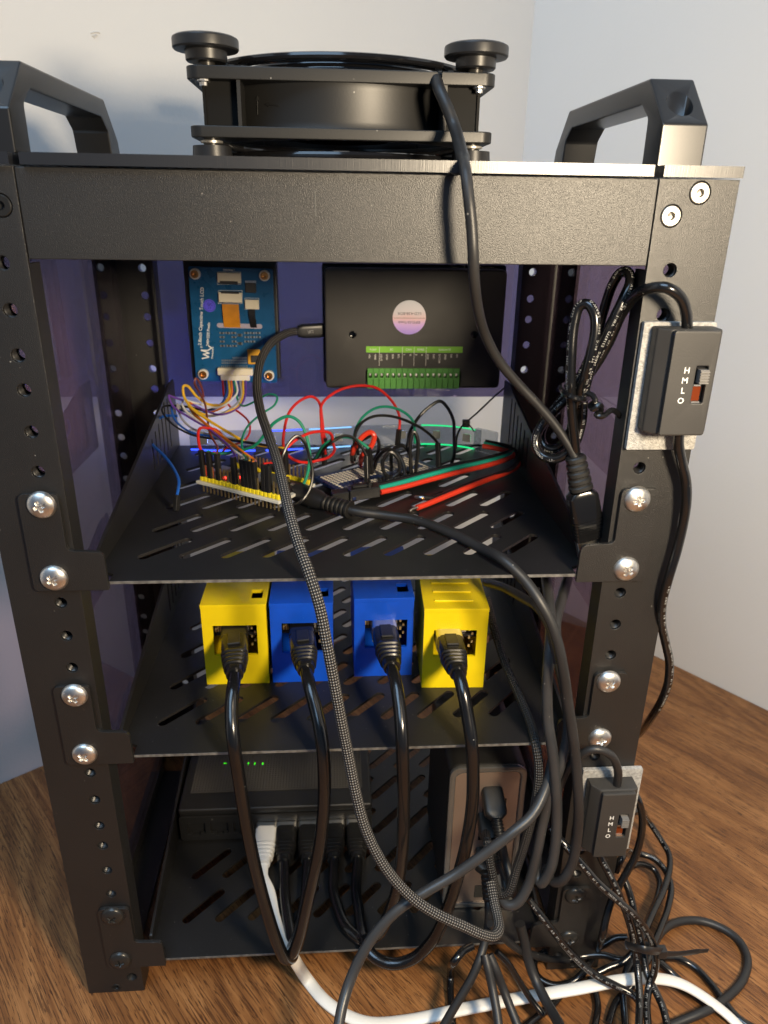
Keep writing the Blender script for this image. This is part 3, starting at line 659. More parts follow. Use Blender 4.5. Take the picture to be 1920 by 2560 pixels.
for zz, nm in ((420.2, 'guard'), (389.6, 'guard')):
    for k, rr in enumerate((58.6, 54.0, 46, 38, 30, 20)):
        z = zz + (2.2 - k * .35 if zz > 400 else -1.4 + k * .2); pts = [Vector((rr * math.cos(a), FC + rr * math.sin(a), z)) for a in np.linspace(0, 2 * math.pi, 97)]
        mb = MB(); mb.tube(pts, 1.1 if k else 1.35, 8, cap=False, up=Vector((0, 0, 1))); finish('guard_ring', mb, 'gloss_black', fan, recalc=False)
    for q in range(4):
        a = R(45 + 90 * q); e = Vector((math.cos(a), math.sin(a), 0)); c0 = Vector((0, FC, 0)); zr = zz + (-.4 if zz > 400 else .9)
        mb = MB(); mb.tube(spline([c0 + e * 14 + Vector((0, 0, zr)), c0 + e * 60 + Vector((0, 0, zr)), c0 + e * 74 + Vector((0, 0, zr - (2 if zz > 400 else -2)))], 3), 1.1, 8); finish('guard_spoke', mb, 'gloss_black', fan, recalc=False)
# engraved arrows on the barrel
def barrel(px, py):
    d = ray(px, py); lo = 40.0; t = (FC - 58.6 - CAMP.y) / d.y
    for _ in range(30):
        p = CAMP + d * t; rr = Vector((p.x, p.y - FC)).length
        t += (rr - 58.75) / d.length * (1 if p.y < FC else -1)
    return CAMP + d * t
mb = MB()
zf = zoomf(420, 80, 1.8433)
for seg in (((412, 380), (412, 295)), ((404, 318), (412, 295)), ((420, 318), (412, 295)), ((450, 333), (510, 340)), ((450, 333), (464, 326)), ((450, 333), (464, 342))):
    mb.tube([barrel(*zf(*seg[0])), barrel(*zf((seg[0][0] + seg[1][0]) / 2, (seg[0][1] + seg[1][1]) / 2)), barrel(*zf(*seg[1]))], 0.22, 6)
finish('moulded_arrows', mb, 'black_plastic', fan)

# ------------------------------------------------------------------ tinted front panel with the two displays
mb = MB(); plateXZ(mb, rrect(-127, 127, 254.8, 352, 3), [circ(105.8, 343, 3.4, 24)] + [circ(s * 118, zz, 2.4, 16) for s in (-1, 1) for zz in (hz(7, 0), hz(8, 1))], 197.3, 200.3); fpn = finish('display_panel', mb, 'acrylic_indigo', rack, smooth=20); fpn['label'] = 'indigo tinted acrylic panel holding the two displays'

# small blue LCD board
lcd = thing('lcd_board', 'blue circuit board of the small touch display with white lettering and brass standoffs', 'circuit board', (-64, 186, 266))
zl = zoomf(440, 640, 5.925)
LY = 184.0
def ql(zx, zy, y=LY): return A(*zl(zx, zy), y)
c = [ql(175, 150), ql(1432, 190), ql(1500, 1880), ql(300, 1850)]
mb = MB(); plateXZ(mb, roundpoly([(p.x, p.z) for p in c][::-1], 1.5), [], LY, LY + 1.6, 0.1); pcb = finish('board', mb, 'pcb_blue', lcd)
mb = MB(); mb.rbox(-93, -38.2, 188.5, 197.2, 268, 340.5, 1.2); finish('display_body', mb, 'black_plastic', lcd)
ux = (c[1] - c[0]).normalized(); uz = (c[0] - c[3]).normalized()
LM = lambda p, y=LY: Mx((p.x, y, p.z), ux, uz, Vector((0, -1, 0)))
for zx, zy in ((283, 265), (1312, 290), (405, 1750), (1380, 1770)):
    p = ql(zx, zy, LY - 1.5)
    mb = MB(); mb.lathe([(3.1, -1.4), (3.1, 1.3), (2.7, 1.6), (2.3, 1.6)], Mx(p, ux, uz, Vector((0, -1, 0))), 24); so = finish('standoff', mb, 'nylon_white', lcd)
    mb = MB(); mb.lathe([(2.3, 1.6), (2.3, 2.1), (1.2, 2.15), (1.0, .4), (0.02, .3)], Mx(p, ux, uz, Vector((0, -1, 0))), 24); finish('brass_screw', mb, 'brass', so)
def lbox(name, zx0, zx1, zy0, zy1, h, m, r=.25, parent=None, y=LY):
    p = ql((zx0 + zx1) / 2, (zy0 + zy1) / 2, y - h); a = ql(zx0, (zy0 + zy1) / 2, y - h); b = ql(zx1, (zy0 + zy1) / 2, y - h); t_ = ql((zx0 + zx1) / 2, zy0, y - h); u_ = ql((zx0 + zx1) / 2, zy1, y - h)
    w = (b - a).length / 2; hh = (t_ - u_).length / 2
    mb = MB(); mb.rbox(-w, w, -hh, hh, 0, h, min(r, w * .4, hh * .4, h * .4), Mx((p.x, y, p.z), ux, uz, Vector((0, -1, 0))), seg=1)
    return finish(name, mb, m, parent or lcd, smooth=0)
k1 = lbox('ribbon_socket', 612, 960, 250, 400, 2.2, 'connector_cream'); lbox('latch', 650, 915, 372, 420, 2.5, 'chip', parent=k1)
k2 = lbox('ribbon_socket', 630, 975, 540, 690, 2.2, 'connector_cream'); lbox('latch', 665, 930, 530, 560, 2.5, 'chip', parent=k2); lbox('contact_strip', 690, 925, 690, 722, 1.2, 'tin', parent=k2)
lbox('socket', 1022, 1228, 650, 790, 2.0, 'connector_cream')
def ribbon(name, pts, w, m):
    mb = MB(); P = spline([ql(*q) for q in pts], 1.0); vs = []
    for p in P:
        for s in (-1, 1): vs.append(p + ux * (w * s))
    vs2 = [v + Vector((0, -.18, 0)) for v in vs]; n = len(vs); fs = []
    for i in range(len(P) - 1):
        a = 2 * i; fs += [(a, a + 1, a + 3, a + 2), (n + a, n + a + 2, n + a + 3, n + a + 1), (a, a + 2, n + a + 2, n + a), (a + 1, n + a + 1, n + a + 3, a + 3)]
    mb.add(vs + vs2, fs); return finish(name, mb, m, lcd, recalc=True)
ribbon('flex_ribbon', [(805, 715, LY - 1.4), (812, 800, LY - 1.6), (822, 930, LY - 1.3), (835, 1058, LY - .2)], 4.9, 'flex')
ribbon('flex_tail', [(1122, 785, LY - 1.2), (1126, 880, LY - 1.5), (1140, 960, LY - 1.2), (1152, 1062, LY - .2)], 1.9, 'pcb_black')
mb = MB(); a = ql(640, 1020, LY); b = ql(1245, 1050, LY); plateXY(mb, rrect(-(b - a).length / 2 - 1.4, (b - a).length / 2 + 1.4, -1.4, 1.4, 1.39), [], 0.03, 0.13, 0, LM((a + b) / 2)); finish('cable_slot', mb, 'slot_pale', lcd)
lbox('chip', 1025, 1185, 400, 545, 1.2, 'chip')
mb = MB()
for i in range(10):
    for zy in (385,): p = ql(1032 + i * 16.5, zy); mb.box(-.22, .22, -.8, .8, 0, .5, LM(p))
finish('chip_legs', mb, 'tin', lcd, smooth=0)
mb = MB(); mb2 = MB()
rows = [(1140, [680, 768, 855, 1045, 1130, 1215]), (1200, [685, 860, 1050, 1135, 1220]), (1265, [685, 862, 1050, 1138]), (1330, [690, 785, 870])]
for zy, xs in rows:
    for zx in xs:
        p = ql(zx, zy)
        for s in (-1, 1): mb.box(s * 1.0 - .45, s * 1.0 + .45, -.6, .6, 0.02, .35, LM(p))
        mb2.box(-.55, .55, -.5, .5, 0.02, .55, LM(p))
for zx, zy in ((945, 1170), (950, 1295)):
    p = ql(zx, zy); mb2.box(-.9, .9, -.8, .8, 0.02, .9, LM(p))
    for q in range(3):
        for s in (-1, 1): mb.box(s * 1.3 - .4, s * 1.3 + .4, -.75 + q * .6, -.45 + q * .6, 0.02, .5, LM(p))
for i in range(14):
    for j in range(3 if i > 5 else 2): p = ql(685 + i * 27, 1585 - j * 38); mb.box(-.35, .35, -.55, .55, .02, .3, LM(p))
    p = ql(680 + i * 28.5, 1640); mb.box(-.2, .2, -.9, .9, .02, .5, LM(p))
finish('solder_pads', mb, 'tin', lcd, smooth=0)['kind'] = 'stuff'; finish('small_parts', mb2, 'chip', lcd, smooth=0)['kind'] = 'stuff'
g = lbox('radio_module', 1060, 1245, 1385, 1605, 1.0, 'module_gold'); lbox('module_chip', 1108, 1245, 1475, 1580, 1.6, 'chip', parent=g)
k3 = lbox('wire_socket', 612, 1135, 1668, 1775, 4.2, 'connector_cream', .5); lbox('wire_plug', 660, 1090, 1765, 1850, 3.6, 'nylon_white', .4, parent=k3)
mb = MB()
def ltext(t, zx, zy, size, sideways=False, bold=.03):
    p = ql(zx, zy, LY - .06)
    d1 = (ql(430, 500) - ql(395, 1300)).normalized()
    if sideways: text(mb, t, size, p, d1, Vector((d1.z, 0, -d1.x)) * -1, bold=bold)
    else: text(mb, t, size, p, ux, uz, bold=bold)
ltext('2.8inch Capacitive Touch LCD', 372, 900, 2.75, True); ltext('240×320 Pixels', 478, 1160, 2.3, True); ltext('Waveshare', 540, 1435, 1.6, True); ltext('Interface 1', 785, 205, 1.55)
def outline_rect(zx0, zx1, zy0, zy1):
    q = [ql(zx0, zy0, LY - .05), ql(zx1, zy0 + 4, LY - .05), ql(zx1, zy1, LY - .05), ql(zx0, zy1, LY - .05)]
    for i in range(4): mb.tube([q[i], (q[i] + q[(i + 1) % 4]) / 2, q[(i + 1) % 4]], 0.12, 4)
outline_rect(612, 960, 235, 420); outline_rect(628, 980, 510, 705); outline_rect(1020, 1228, 622, 790)
# zig-zag emblem
zz = [(385, 1520), (490, 1495), (400, 1455), (495, 1440), (370, 1395), (470, 1400), (530, 1360), (480, 1335)]
for a, b in zip(zz[:-1], zz[1:]): mb.tube([ql(*a, LY - .1), ql((a[0] + b[0]) / 2, (a[1] + b[1]) / 2, LY - .1), ql(*b, LY - .1)], 0.42, 6)
mb.tube([ql(375 + 12 * math.cos(t), 1350 + 12 * math.sin(t), LY - .06) for t in np.linspace(0, 6.3, 12)], .13, 4)
finish('white_print', mb, 'silk', lcd, smooth=0, recalc=False)
mb = MB(); mb.lathe([(3.7, .02), (3.7, .1), (0.02, .12)], LM(ql(495, 735)), 30); stk = finish('inspection_sticker', mb, 'sticker_purple', lcd); stk['label'] = 'round violet inspection sticker'
mb = MB(); text(mb, 'QC', 2.3, ql(500, 715, LY - .16), ux, uz); text(mb, '7.5', 1.6, ql(495, 770, LY - .16), ux, uz)
mb.tube([ql(495, 735, LY - .16) + ux * (3.0 * math.cos(t)) + uz * (3.0 * math.sin(t)) for t in np.linspace(0, 2 * math.pi, 32)], .09, 4); finish('sticker_print', mb, 'pcb_dark', stk, recalc=False, smooth=0)

# black boxed display
DY = 177.0
zd = zoomf(780, 640, 3.19)
def qd(zx, zy, y=DY): return A(*zd(zx, zy), y)
disp = thing('display_case', 'black plastic display case with green terminal block and round silver sticker', 'display', (45, 187, 262))
a = qd(95, 95); b = qd(1555, 95); c_ = qd(100, 1055); d_ = qd(1485, 1065)
X0, X1, Z0, Z1 = a.x, (b.x + d_.x) / 2 + .6, c_.z, a.z
nx0, nx1 = qd(305, 990).x, qd(1300, 990).x; nz = qd(305, 985).z
tx0, tx1 = qd(440, 1000).x, qd(1172, 1000).x
mb = MB(); plateXZ(mb, roundpoly([(X0, Z0), (nx0 + 8, Z0), (tx0 - .6, Z0), (tx0 - .6, nz + 5), (tx1 + .6, nz + 5), (tx1 + .6, Z0), (X1, Z0), (X1, Z1), (X0, Z1)], [3, 0, .5, .5, .5, .5, 3, 3.5, 3.5]), [circ(qd(325, 628).x, qd(325, 628).z, 1.5, 18), circ(qd(1295, 630).x, qd(1295, 630).z, 1.5, 18)], DY, DY + 9, 1.3); body = finish('case', mb, 'case_plastic', disp)
mb = MB(); mb.rbox(X0 - 1.5, X1 + 1.5, DY + 8.5, 197.0, Z0 + 1, Z1 + 2.5, 2.2); finish('bezel', mb, 'gloss_black', disp)
for zx in (325, 1295):
    p = qd(zx, 628); mb = MB(); mb.lathe([(2.2, .05), (1.9, .1), (1.5, -.1), (1.3, -4), (0.02, -4.1)], FRONT(p.x, p.z, DY), 22); finish('screw_hole', mb, 'gloss_black', body, recalc=False)
# sticker (printed upside down, as mounted)
p = qd(776, 490, DY); rs = (qd(908, 490).x - qd(643, 490).x) / 2
mb = MB(); mb.lathe([(rs, .02), (rs, .12), (0.02, .13)], FRONT(p.x, p.z, DY), 48); st = finish('round_sticker', mb, 'hologram', disp); st['label'] = 'round iridescent silver sticker with upside-down lettering'
mb = MB(); text(mb, 'LCD-4.3B-BOX', 2.2, (p.x, DY - .2, qd(776, 458).z), (-1, 0, 0), (0, 0, -1), bold=.02); text(mb, 'ESP32-S3-Touch', 2.0, (p.x, DY - .2, qd(776, 528).z), (-1, 0, 0), (0, 0, -1), bold=.02)
mb.box(p.x - rs + .5, p.x + rs - .5, DY - .2, DY - .16, qd(0, 490).z - .1, qd(0, 490).z + .1); finish('sticker_print', mb, 'print_dark', st, recalc=False, smooth=0)
# label strip above the terminals
mb = MB(); q0 = qd(432, 720); q1 = qd(1200, 772); mb.box(q0.x, q1.x, DY - .12, DY - .01, q1.z, q0.z); ls = finish('label_strip', mb, 'label_green', disp, smooth=0)
mb = MB()
for s, zx in (('7-36V', 487), ('IIC', 635), ('CAN', 770), ('RS485', 868), ('Isolated IO', 1060)): text(mb, s, 1.7, qd(zx, 747, DY - .16), (1, 0, 0), (0, 0, 1), bold=.015)
names = ['VIN', 'GND', 'VOUT', 'GND', 'SDA', 'SCL', 'L', 'H', 'B', 'A', 'DO0', 'DO1', 'DI COM', 'GND', 'DI0', 'DI1']
for i, s in enumerate(names): text(mb, s, 1.55, qd(458 + i * 46.6, 782, DY - .06), (0, 0, -1), (1, 0, 0), 'LEFT', bold=.015)
for zx in (538, 722, 816, 912):
    u0 = qd(zx, 725, DY - .16); u1 = qd(zx, 878, DY - .16); mb.box(u0.x - .1, u0.x + .1, DY - .16, DY - .14, u1.z, u0.z)
finish('label_print', mb, 'print_white', ls, recalc=False, smooth=0)
# pluggable terminal block: one body piece per pole
tz1 = qd(446, 893).z; tz0 = qd(446, 1055).z; pw = (tx1 - tx0) / 16
tb = thing('terminal_block', 'green sixteen-way screw terminal block on the display case', 'terminal block', ((tx0 + tx1) / 2, DY + 3, tz0))
for i in range(16):
    x = tx0 + pw * i; zh = qd(0, 948).z; hw = .95
    mb = MB(); plateXZ(mb, [(x + .06, tz0), (x + pw - .06, tz0), (x + pw - .06, tz1), (x + .06, tz1)], [[(x + pw / 2 - hw, zh - 1.5), (x + pw / 2 + hw, zh - 1.5), (x + pw / 2 + hw, zh + 1.2), (x + pw / 2 - hw, zh + 1.2)]], DY - 1.2, DY + 3, .15)
    mb.box(x + .06, x + pw - .06, DY + 3.02, DY + 8.4, tz0 + .1, tz1 - .1)
    mb.box(x + .2, x + pw - .2, DY - 2.0, DY - 1.21, tz0 + .3, zh - 2.6)
    po = finish('terminal', mb, 'terminal_green', tb, smooth=0)
    mb = MB(); mb.lathe([(.9, -1.3), (.85, -.9), (0.02, -.8)], FRONT(x + pw / 2, zh - .1, DY), 12); finish('clamp_screw', mb, 'tin', po)

# ------------------------------------------------------------------ printed boxes on the middle shelf
SH4 = 3 * U + 3.6; SH6 = 5 * U + 3.6; SH1 = 3.6
def printed_box(x0, x1, y0, yaw, col_m, label, hole, vents):
    zb = SH4 + .02; zt = zb + 47.3; dpt = 62; w = x1 - x0
    t = thing('printed_box', label, 'box', ((x0 + x1) / 2, y0 + 30, zb), 'yellow and blue printed boxes on the middle shelf')
    M = Matrix.Translation(((x0 + x1) / 2, y0, 0)) @ Matrix.Rotation(yaw, 4, 'Z'); hw = w / 2
    h0, h1, hz0, hz1 = hole
    mb = MB(); me = curve_mesh([(-hw, zb), (hw, zb), (hw, zt - 2.2), (-hw, zt - 2.2)], [[(h0, hz0), (h1, hz0), (h1, hz1), (h0, hz1)]], 2.0, .15); mb.mesh(me, lambda c: M @ Vector((c.x, 1.0 + c.z, c.y)))
    fr = finish('front_wall', mb, col_m, t)
    mb = MB(); mb.box(-hw, -hw + 1.8, 2.0, dpt, zb, zt - 2.2, M); finish('side_wall', mb, col_m, t, smooth=0)
    mb = MB(); mb.box(hw - 1.8, hw, 2.0, dpt, zb, zt - 2.2, M); finish('side_wall', mb, col_m, t, smooth=0)
    mb = MB(); mb.box(-hw + 1.8, hw - 1.8, dpt - 2, dpt, zb, zt - 2.2, M); mb.box(-hw + 1.8, hw - 1.8, 2, dpt - 2, zb, zb + 2, M); finish('rear_shell', mb, col_m, t, smooth=0)
    hl = [] if vents else [rrect(hw - 8.0, hw - 2.2, 6.5, 15.5, .3, 2)]
    mb = MB(); plateXY(mb, rrect(-hw - .25, hw + .25, -.3, dpt + .2, .5, 2), hl, zt - 2.1, zt, .2, M); lid = finish('lid', mb, col_m, t)
    if vents:
        for q in range(3):
            mb = MB(); mb.rbox(-hw + 5.5, hw - 7, 7.0 + q * 9.6, 8.6 + q * 9.6, zt - .3, zt + .7, .3, M, seg=1); finish('raised_bar', mb, col_m, lid, smooth=0)
    # board edge, socket and header pins behind the opening
    mb = MB(); mb.box(-hw + 2.2, hw - 2.2, 5, dpt - 4, hz0 + 9.0, hz0 + 10.6, M); pc = finish('circuit_board', mb, 'pcb_black', t, smooth=0)
    pcx = (h0 + h1) / 2
    mb = MB(); mb.rbox(pcx - 6.6, pcx + 6.6, 6.0, 24, hz0 + 10.7, hz1 + 1.5, .4, M, seg=1)
    finish('jack_shell', mb, 'tin', pc, smooth=0)
    mb = MB()
    for q in range(5): mb.box(pcx + 7.4 + (q % 2) * 1.6, pcx + 8.4 + (q % 2) * 1.6, 4.5, 5.5, hz0 + 3 + q * 2.4, hz0 + 4.4 + q * 2.4, M)
    for q in range(3): mb.rbox(pcx - 11 + q * 1.4, pcx - 9.9 + q * 1.4, 5, 8, hz0 + 10.8, hz0 + 13.2 + q, .2, M, seg=1)
    finish('solder_joints', mb, 'gold', pc, smooth=0)
    return t
def lh(x0, x1, px0, px1, Y, z0, z1):  # hole in box coordinates
    cxm = (x0 + x1) / 2; return (px0 - cxm, px1 - cxm, z0, z1)
printed_box(-72.6, -40.2, 52, 0, 'yellow_pla', 'yellow printed box with a square hole in its lid, leftmost on the shelf', lh(-72.6, -40.2, -67.3, -45.2, 52, 154.5, 172.2), False)
printed_box(-38.4, -6.6, 52.4, 0, 'blue_pla', 'blue printed box pressed against the left yellow box', lh(-38.4, -6.6, -32.7, -10.4, 52, 155, 172.6), False)
printed_box(4.4, 35.2, 56, R(0.5), 'blue_pla', 'blue printed box standing alone left of the ribbed yellow box', lh(4.4, 35.2, 10, 32, 56, 154.7, 171.2), False)
printed_box(39.2, 71.6, 44, R(-2.0), 'yellow_pla', 'yellow printed box with three raised bars on its lid, rightmost on the shelf', lh(39.2, 71.6, 44.5, 66.2, 44, 156, 171.6), True)

# ------------------------------------------------------------------ cables: helpers
def P3(pts): return [A(*p) if len(p) == 3 else Vector(p[1:]) for p in pts]       # (px, py, depth) or ('w', x, y, z)
def cable(name, label, cat, pts, r, m, group=None, n=12, flat=1.0, step=1.5, single=True, up=None):
    path = spline(P3(pts), step); mb = MB(); mb.tube(path, r, n, flat=flat, up=up)
    o = finish(name, mb, m, recalc=False); tag(o, label, cat, group); return o, path
def rj45(root, port, end, upv, m_boot='boot_black', m_body='black_satin', shell='tin', clip=True):
    """modular plug from port to end (mm): metal nose, moulded body, ribbed strain relief"""
    port = Vector(port); end = Vector(end); d = (end - port).normalized(); L = (end - port).length
    y = Vector(upv); y = (y - d * y.dot(d)).normalized(); x = y.cross(d).normalized()
    mb = MB(); mb.loft([(port + d * -6, x, y, 6.6, 4.7, 8), (port + d * 6.5, x, y, 6.6, 4.7, 8)], n=24); pl = finish('plug', mb, shell, root, smooth=30)
    mb = MB(); s = L - 5.4; secs = []
    def wh(f): return (6.5 + (4.1 - 6.5) * max(0, (f - .30) / .70) ** 1.1, 5.0 + (4.0 - 5.0) * f, 5 - 2.8 * f)
    for f in (0, .02, .15, .3, .42): w, h, e = wh(f); secs.append((port + d * (5.4 + s * f), x, y, w * (0.96 if f == 0 else 1), h * (0.96 if f == 0 else 1), e))
    for q in range(4):
        f0 = .45 + q * .105
        for f, k in ((f0, 1.0), (f0 + .03, 1.10), (f0 + .06, 1.10), (f0 + .075, .93), (f0 + .10, .93)): w, h, e = wh(f); secs.append((port + d * (5.4 + s * f), x, y, w * k, h * k, e))
    for f in (.90, .97, 1.0): w, h, e = wh(f); secs.append((port + d * (5.4 + s * f), x, y, w, h, 2.2))
    mb.loft(secs, n=28); bo = finish('boot', mb, m_boot, pl, smooth=30)
    mb = MB(); mb.rbox(-3.0, 3.0, 0, s * .36, 0, 1.1, .3, Mx(port + d * 5.6 + y * 4.6, x, d, y), seg=1); finish('latch', mb, m_body, pl, smooth=0)
    return d
def ribs(mb, p0, d, L, r0, r1, n, x=None, y=None, ex=2.0, flat=1.0):
    """ribbed strain relief along d"""
    d = Vector(d).normalized(); x = x or d.orthogonal().normalized(); y = y or d.cross(x).normalized(); secs = []
    for q in range(n):
        f0 = q / n
        for f, k in ((f0, .82), (f0 + .18 / n, 1.0), (f0 + .62 / n, 1.0), (f0 + .8 / n, .82)):
            r = r0 + (r1 - r0) * f; secs.append((Vector(p0) + d * (L * f), x, y, r * k, r * k * flat, ex))
    mb.loft(secs, n=20); return mb

# ------------------------------------------------------------------ network switch on the bottom shelf
SY = 76.0
SX0, SX1 = -102.0, 15.8; SZ0, SZ1 = SH1 + 1.4, 27.5; SYB = 158.0
sw = thing('network_switch', 'black eight-port network switch with perforated lid on the bottom shelf', 'network switch', (-43, 116, SH1))
mb = MB(); nP = 8; pitch = 14.0; px0 = -96.5
ports = []
def pxx(px, py=1800): return A(px, py, SY).x
ports = [pxx(425), pxx(475), pxx(525), pxx(578), pxx(620), pxx(668), pxx(722), pxx(770)]
holes = []
for x in ports: holes.append([(x - 5.4, SZ0 + 5.2), (x - 2.2, SZ0 + 5.2), (x - 2.2, SZ0 + 3.6), (x + 2.2, SZ0 + 3.6), (x + 2.2, SZ0 + 5.2), (x + 5.4, SZ0 + 5.2), (x + 5.4, SZ0 + 13.5), (x - 5.4, SZ0 + 13.5)])
plateXZ(mb, rrect(SX0, SX1, SZ0, SZ1 - 3.4, 2.0), holes, SY, SY + 2.5, .3); face = finish('port_face', mb, 'black_plastic', sw)
for x in ports:
    mb = MB(); mb.box(x - 6.0, x + 6.0, SY + 13, SY + 14, SZ0 + 3, SZ0 + 14)
    for q in range(8): mb.box(x - 3.6 + q * 1.0, x - 3.3 + q * 1.0, SY + 3, SY + 9, SZ0 + 12.2, SZ0 + 12.7)
    finish('port', mb, ['gloss_black'], face, smooth=0)
mb = MB(); mb.rbox(SX0, SX1, SY + 2.55, SYB, SZ0, SZ1 - 3.6, 1.8); finish('body', mb, 'black_plastic', sw)
# lid: slopes up from the port edge; a grid of square vents
tilt = R(3.5)
LM2 = Matrix.Translation(((SX0 + SX1) / 2, SY, SZ1 - 3.3)) @ Matrix.Rotation(tilt, 4, 'X'); hw = (SX1 - SX0) / 2
mb = MB(); mb.rbox(-hw, hw, 0.3, SYB - SY - 1, 0, 5.2, 1.6, LM2, seg=3); lid = finish('lid', mb, 'black_plastic', sw)
mb = MB()
for j in range(19):
    y = 13.5 + j * 1.75; mb.box(-hw + 6, hw - 6, y, y + .85, 5.22, 5.62, LM2)
for i in range(60):
    x = -hw + 6 + i * (2 * hw - 12) / 59; mb.box(x - .45, x + .45, 13.5, 13.5 + 18 * 1.75 + .85, 5.24, 5.64 + .01, LM2)
g_ = finish('vent_grid', mb, 'grid_plastic', lid, smooth=0); g_['kind'] = 'stuff'
for zx in (440, 495, 555, 615, 670, 730):
    px, py = (420 + zx / 3.072) / KD, (1860 + 152 / 3.072) / KD
    d = ray(px, py); n_ = LM2.to_3x3() @ Vector((0, 0, 1)); o_ = LM2 @ Vector((0, 0, 5.2)); t_ = (o_ - CAMP).dot(n_) / d.dot(n_); p = CAMP + d * t_
    mb = MB(); mb.lathe([(.9, 0), (.9, .35), (0.02, .5)], Mx(p, Vector((1, 0, 0)), n_.cross(Vector((1, 0, 0))), n_), 14); finish('link_light', mb, 'led_link', lid)

# ------------------------------------------------------------------ charger on the bottom shelf
CY = 22.0
ch = thing('usb_charger', 'upright silver charging station with a dark rim and a wood-brown reflection painted on its face, on the bottom shelf', 'charger', (73, 60, SH1))
CX0, CX1, CZ0, CZ1 = 52.5, 93.5, SH1 + .05, 104.0
mb = MB(); plateXZ(mb, rrect(CX0, CX1, CZ0, CZ1, 6, 8), [], CY + 1.5, CY + 70, 1.6); finish('shell', mb, 'black_plastic', ch)
mb = MB(); plateXZ(mb, rrect(CX0 + .2, CX1 - .2, CZ0 + .2, CZ1 - .2, 6, 8), [rrect(CX0 + 3.4, CX1 - 3.4, CZ0 + 3.4, CZ1 - 3.8, 4, 8)], CY - 1, CY + 1.45, .6); finish('rim', mb, 'charger_rim', ch)
mb = MB(); plateXZ(mb, rrect(CX0 + 3.5, CX1 - 3.5, CZ0 + 3.5, CZ1 - 3.9, 3.9, 8), [], CY + .1, CY + 1.4, .1); fp = finish('face_plate', mb, 'charger_reflection', ch)
for px, py in ((1068, 1740), (1058, 1800), (1052, 1862), (1048, 1925)):
    p = A(px, py, CY); mb = MB(); mb.rbox(p.x - 6.2, p.x + 6.2, CY - .12, CY + .05, p.z - 4.5, p.z + 4.5, .05, seg=1); finish('port', mb, 'gloss_black', fp, smooth=0)

# ------------------------------------------------------------------ network cables
def net(label, port, end, pts, port2, end2, shell='tin', m='cable_gloss', r=3.05):
    p0 = A(*port); e0 = A(*end); pts3 = P3(pts)
    t = thing('network_cable', label, 'cable', (e0.x, e0.y, min(p.z for p in pts3)), 'black network cables looping from the boxes to the switch')
    d = rj45(t, p0, e0, (0, -.3, 1), shell=shell)
    P = [e0 - d * 3, e0 + d * 1.5] + pts3
    if port2 is not None:
        q0 = Vector(port2); q1 = Vector(end2); d2 = rj45(t, q0, q1, (0, 0, -1)); P += [q1 + d2 * 1.5, q1 - d2 * 3]
    path = spline(P, 1.5); mb = MB(); mb.tube(path, r, 14); finish('jacket', mb, m, t, recalc=False)
    return path
PZ = SZ0 + 8.6
def F1(x, y, h=3.5): p = AZ(x, y, SH1 + h); return ('w', p.x, p.y, p.z)
def sport(i, dx=0): return (ports[i], SY + 3, PZ), (ports[i] + dx, SY - 25, PZ - 2.5)
a, b = sport(4); net('black network cable plugged into the left yellow box', (507, 1372, 52), (507, 1458, 18),
    [(503, 1490, 8), (500, 1535, 1), (503, 1590, -6), (513, 1660, -9), (527, 1750, -11), (546, 1850, -12), (570, 1945, -12), (597, 2030, -13), (617, 2070, -12), (632, 2066, -7), F1(630, 2034, 4.2), F1(622, 1985), F1(616, 1935, 4.2)], a, b, 'steel_dark')
a, b = sport(5); net('black network cable plugged into the blue box beside the left yellow one', (652, 1368, 52), (661, 1448, 19),
    [(669, 1482, 9), (683, 1535, 1), (694, 1590, -6), (700, 1660, -10), (700, 1730, -11), (693, 1810, -12), (680, 1880, -13), (664, 1950, -13), (648, 2018, -13), (636, 2052, -13), (628, 2058, -7), F1(640, 2022, 4.4), F1(652, 1975), F1(660, 1932, 4.2)], a, b, 'gloss_black')
a, b = sport(6); net('black network cable plugged into the separate blue box', (829, 1356, 56), (847, 1443, 20),
    [(856, 1480, 10), (864, 1535, 1), (868, 1590, -6), (871, 1680, -10), (872, 1760, -11), (869, 1840, -11), (860, 1910, -10), (842, 1970, -8), (816, 2018, -5), F1(782, 2030, 4.2), F1(748, 2003), F1(728, 1955), F1(720, 1920, 4.2)], a, b)
a, b = sport(7); net('black network cable plugged into the right yellow box', (968, 1376, 44), (990, 1455, 12),
    [(1000, 1492, 4), (1010, 1545, -2), (1018, 1600, -7), (1022, 1670, -9), (1020, 1740, -10), (1008, 1820, -12), (990, 1890, -13), (968, 1960, -14), (935, 2030, -14), (890, 2072, -13), (845, 2082, -12), (810, 2068, -9), (792, 2046, -4), F1(782, 2014, 4.2), F1(775, 1965), F1(769, 1922, 4.2)], a, b)
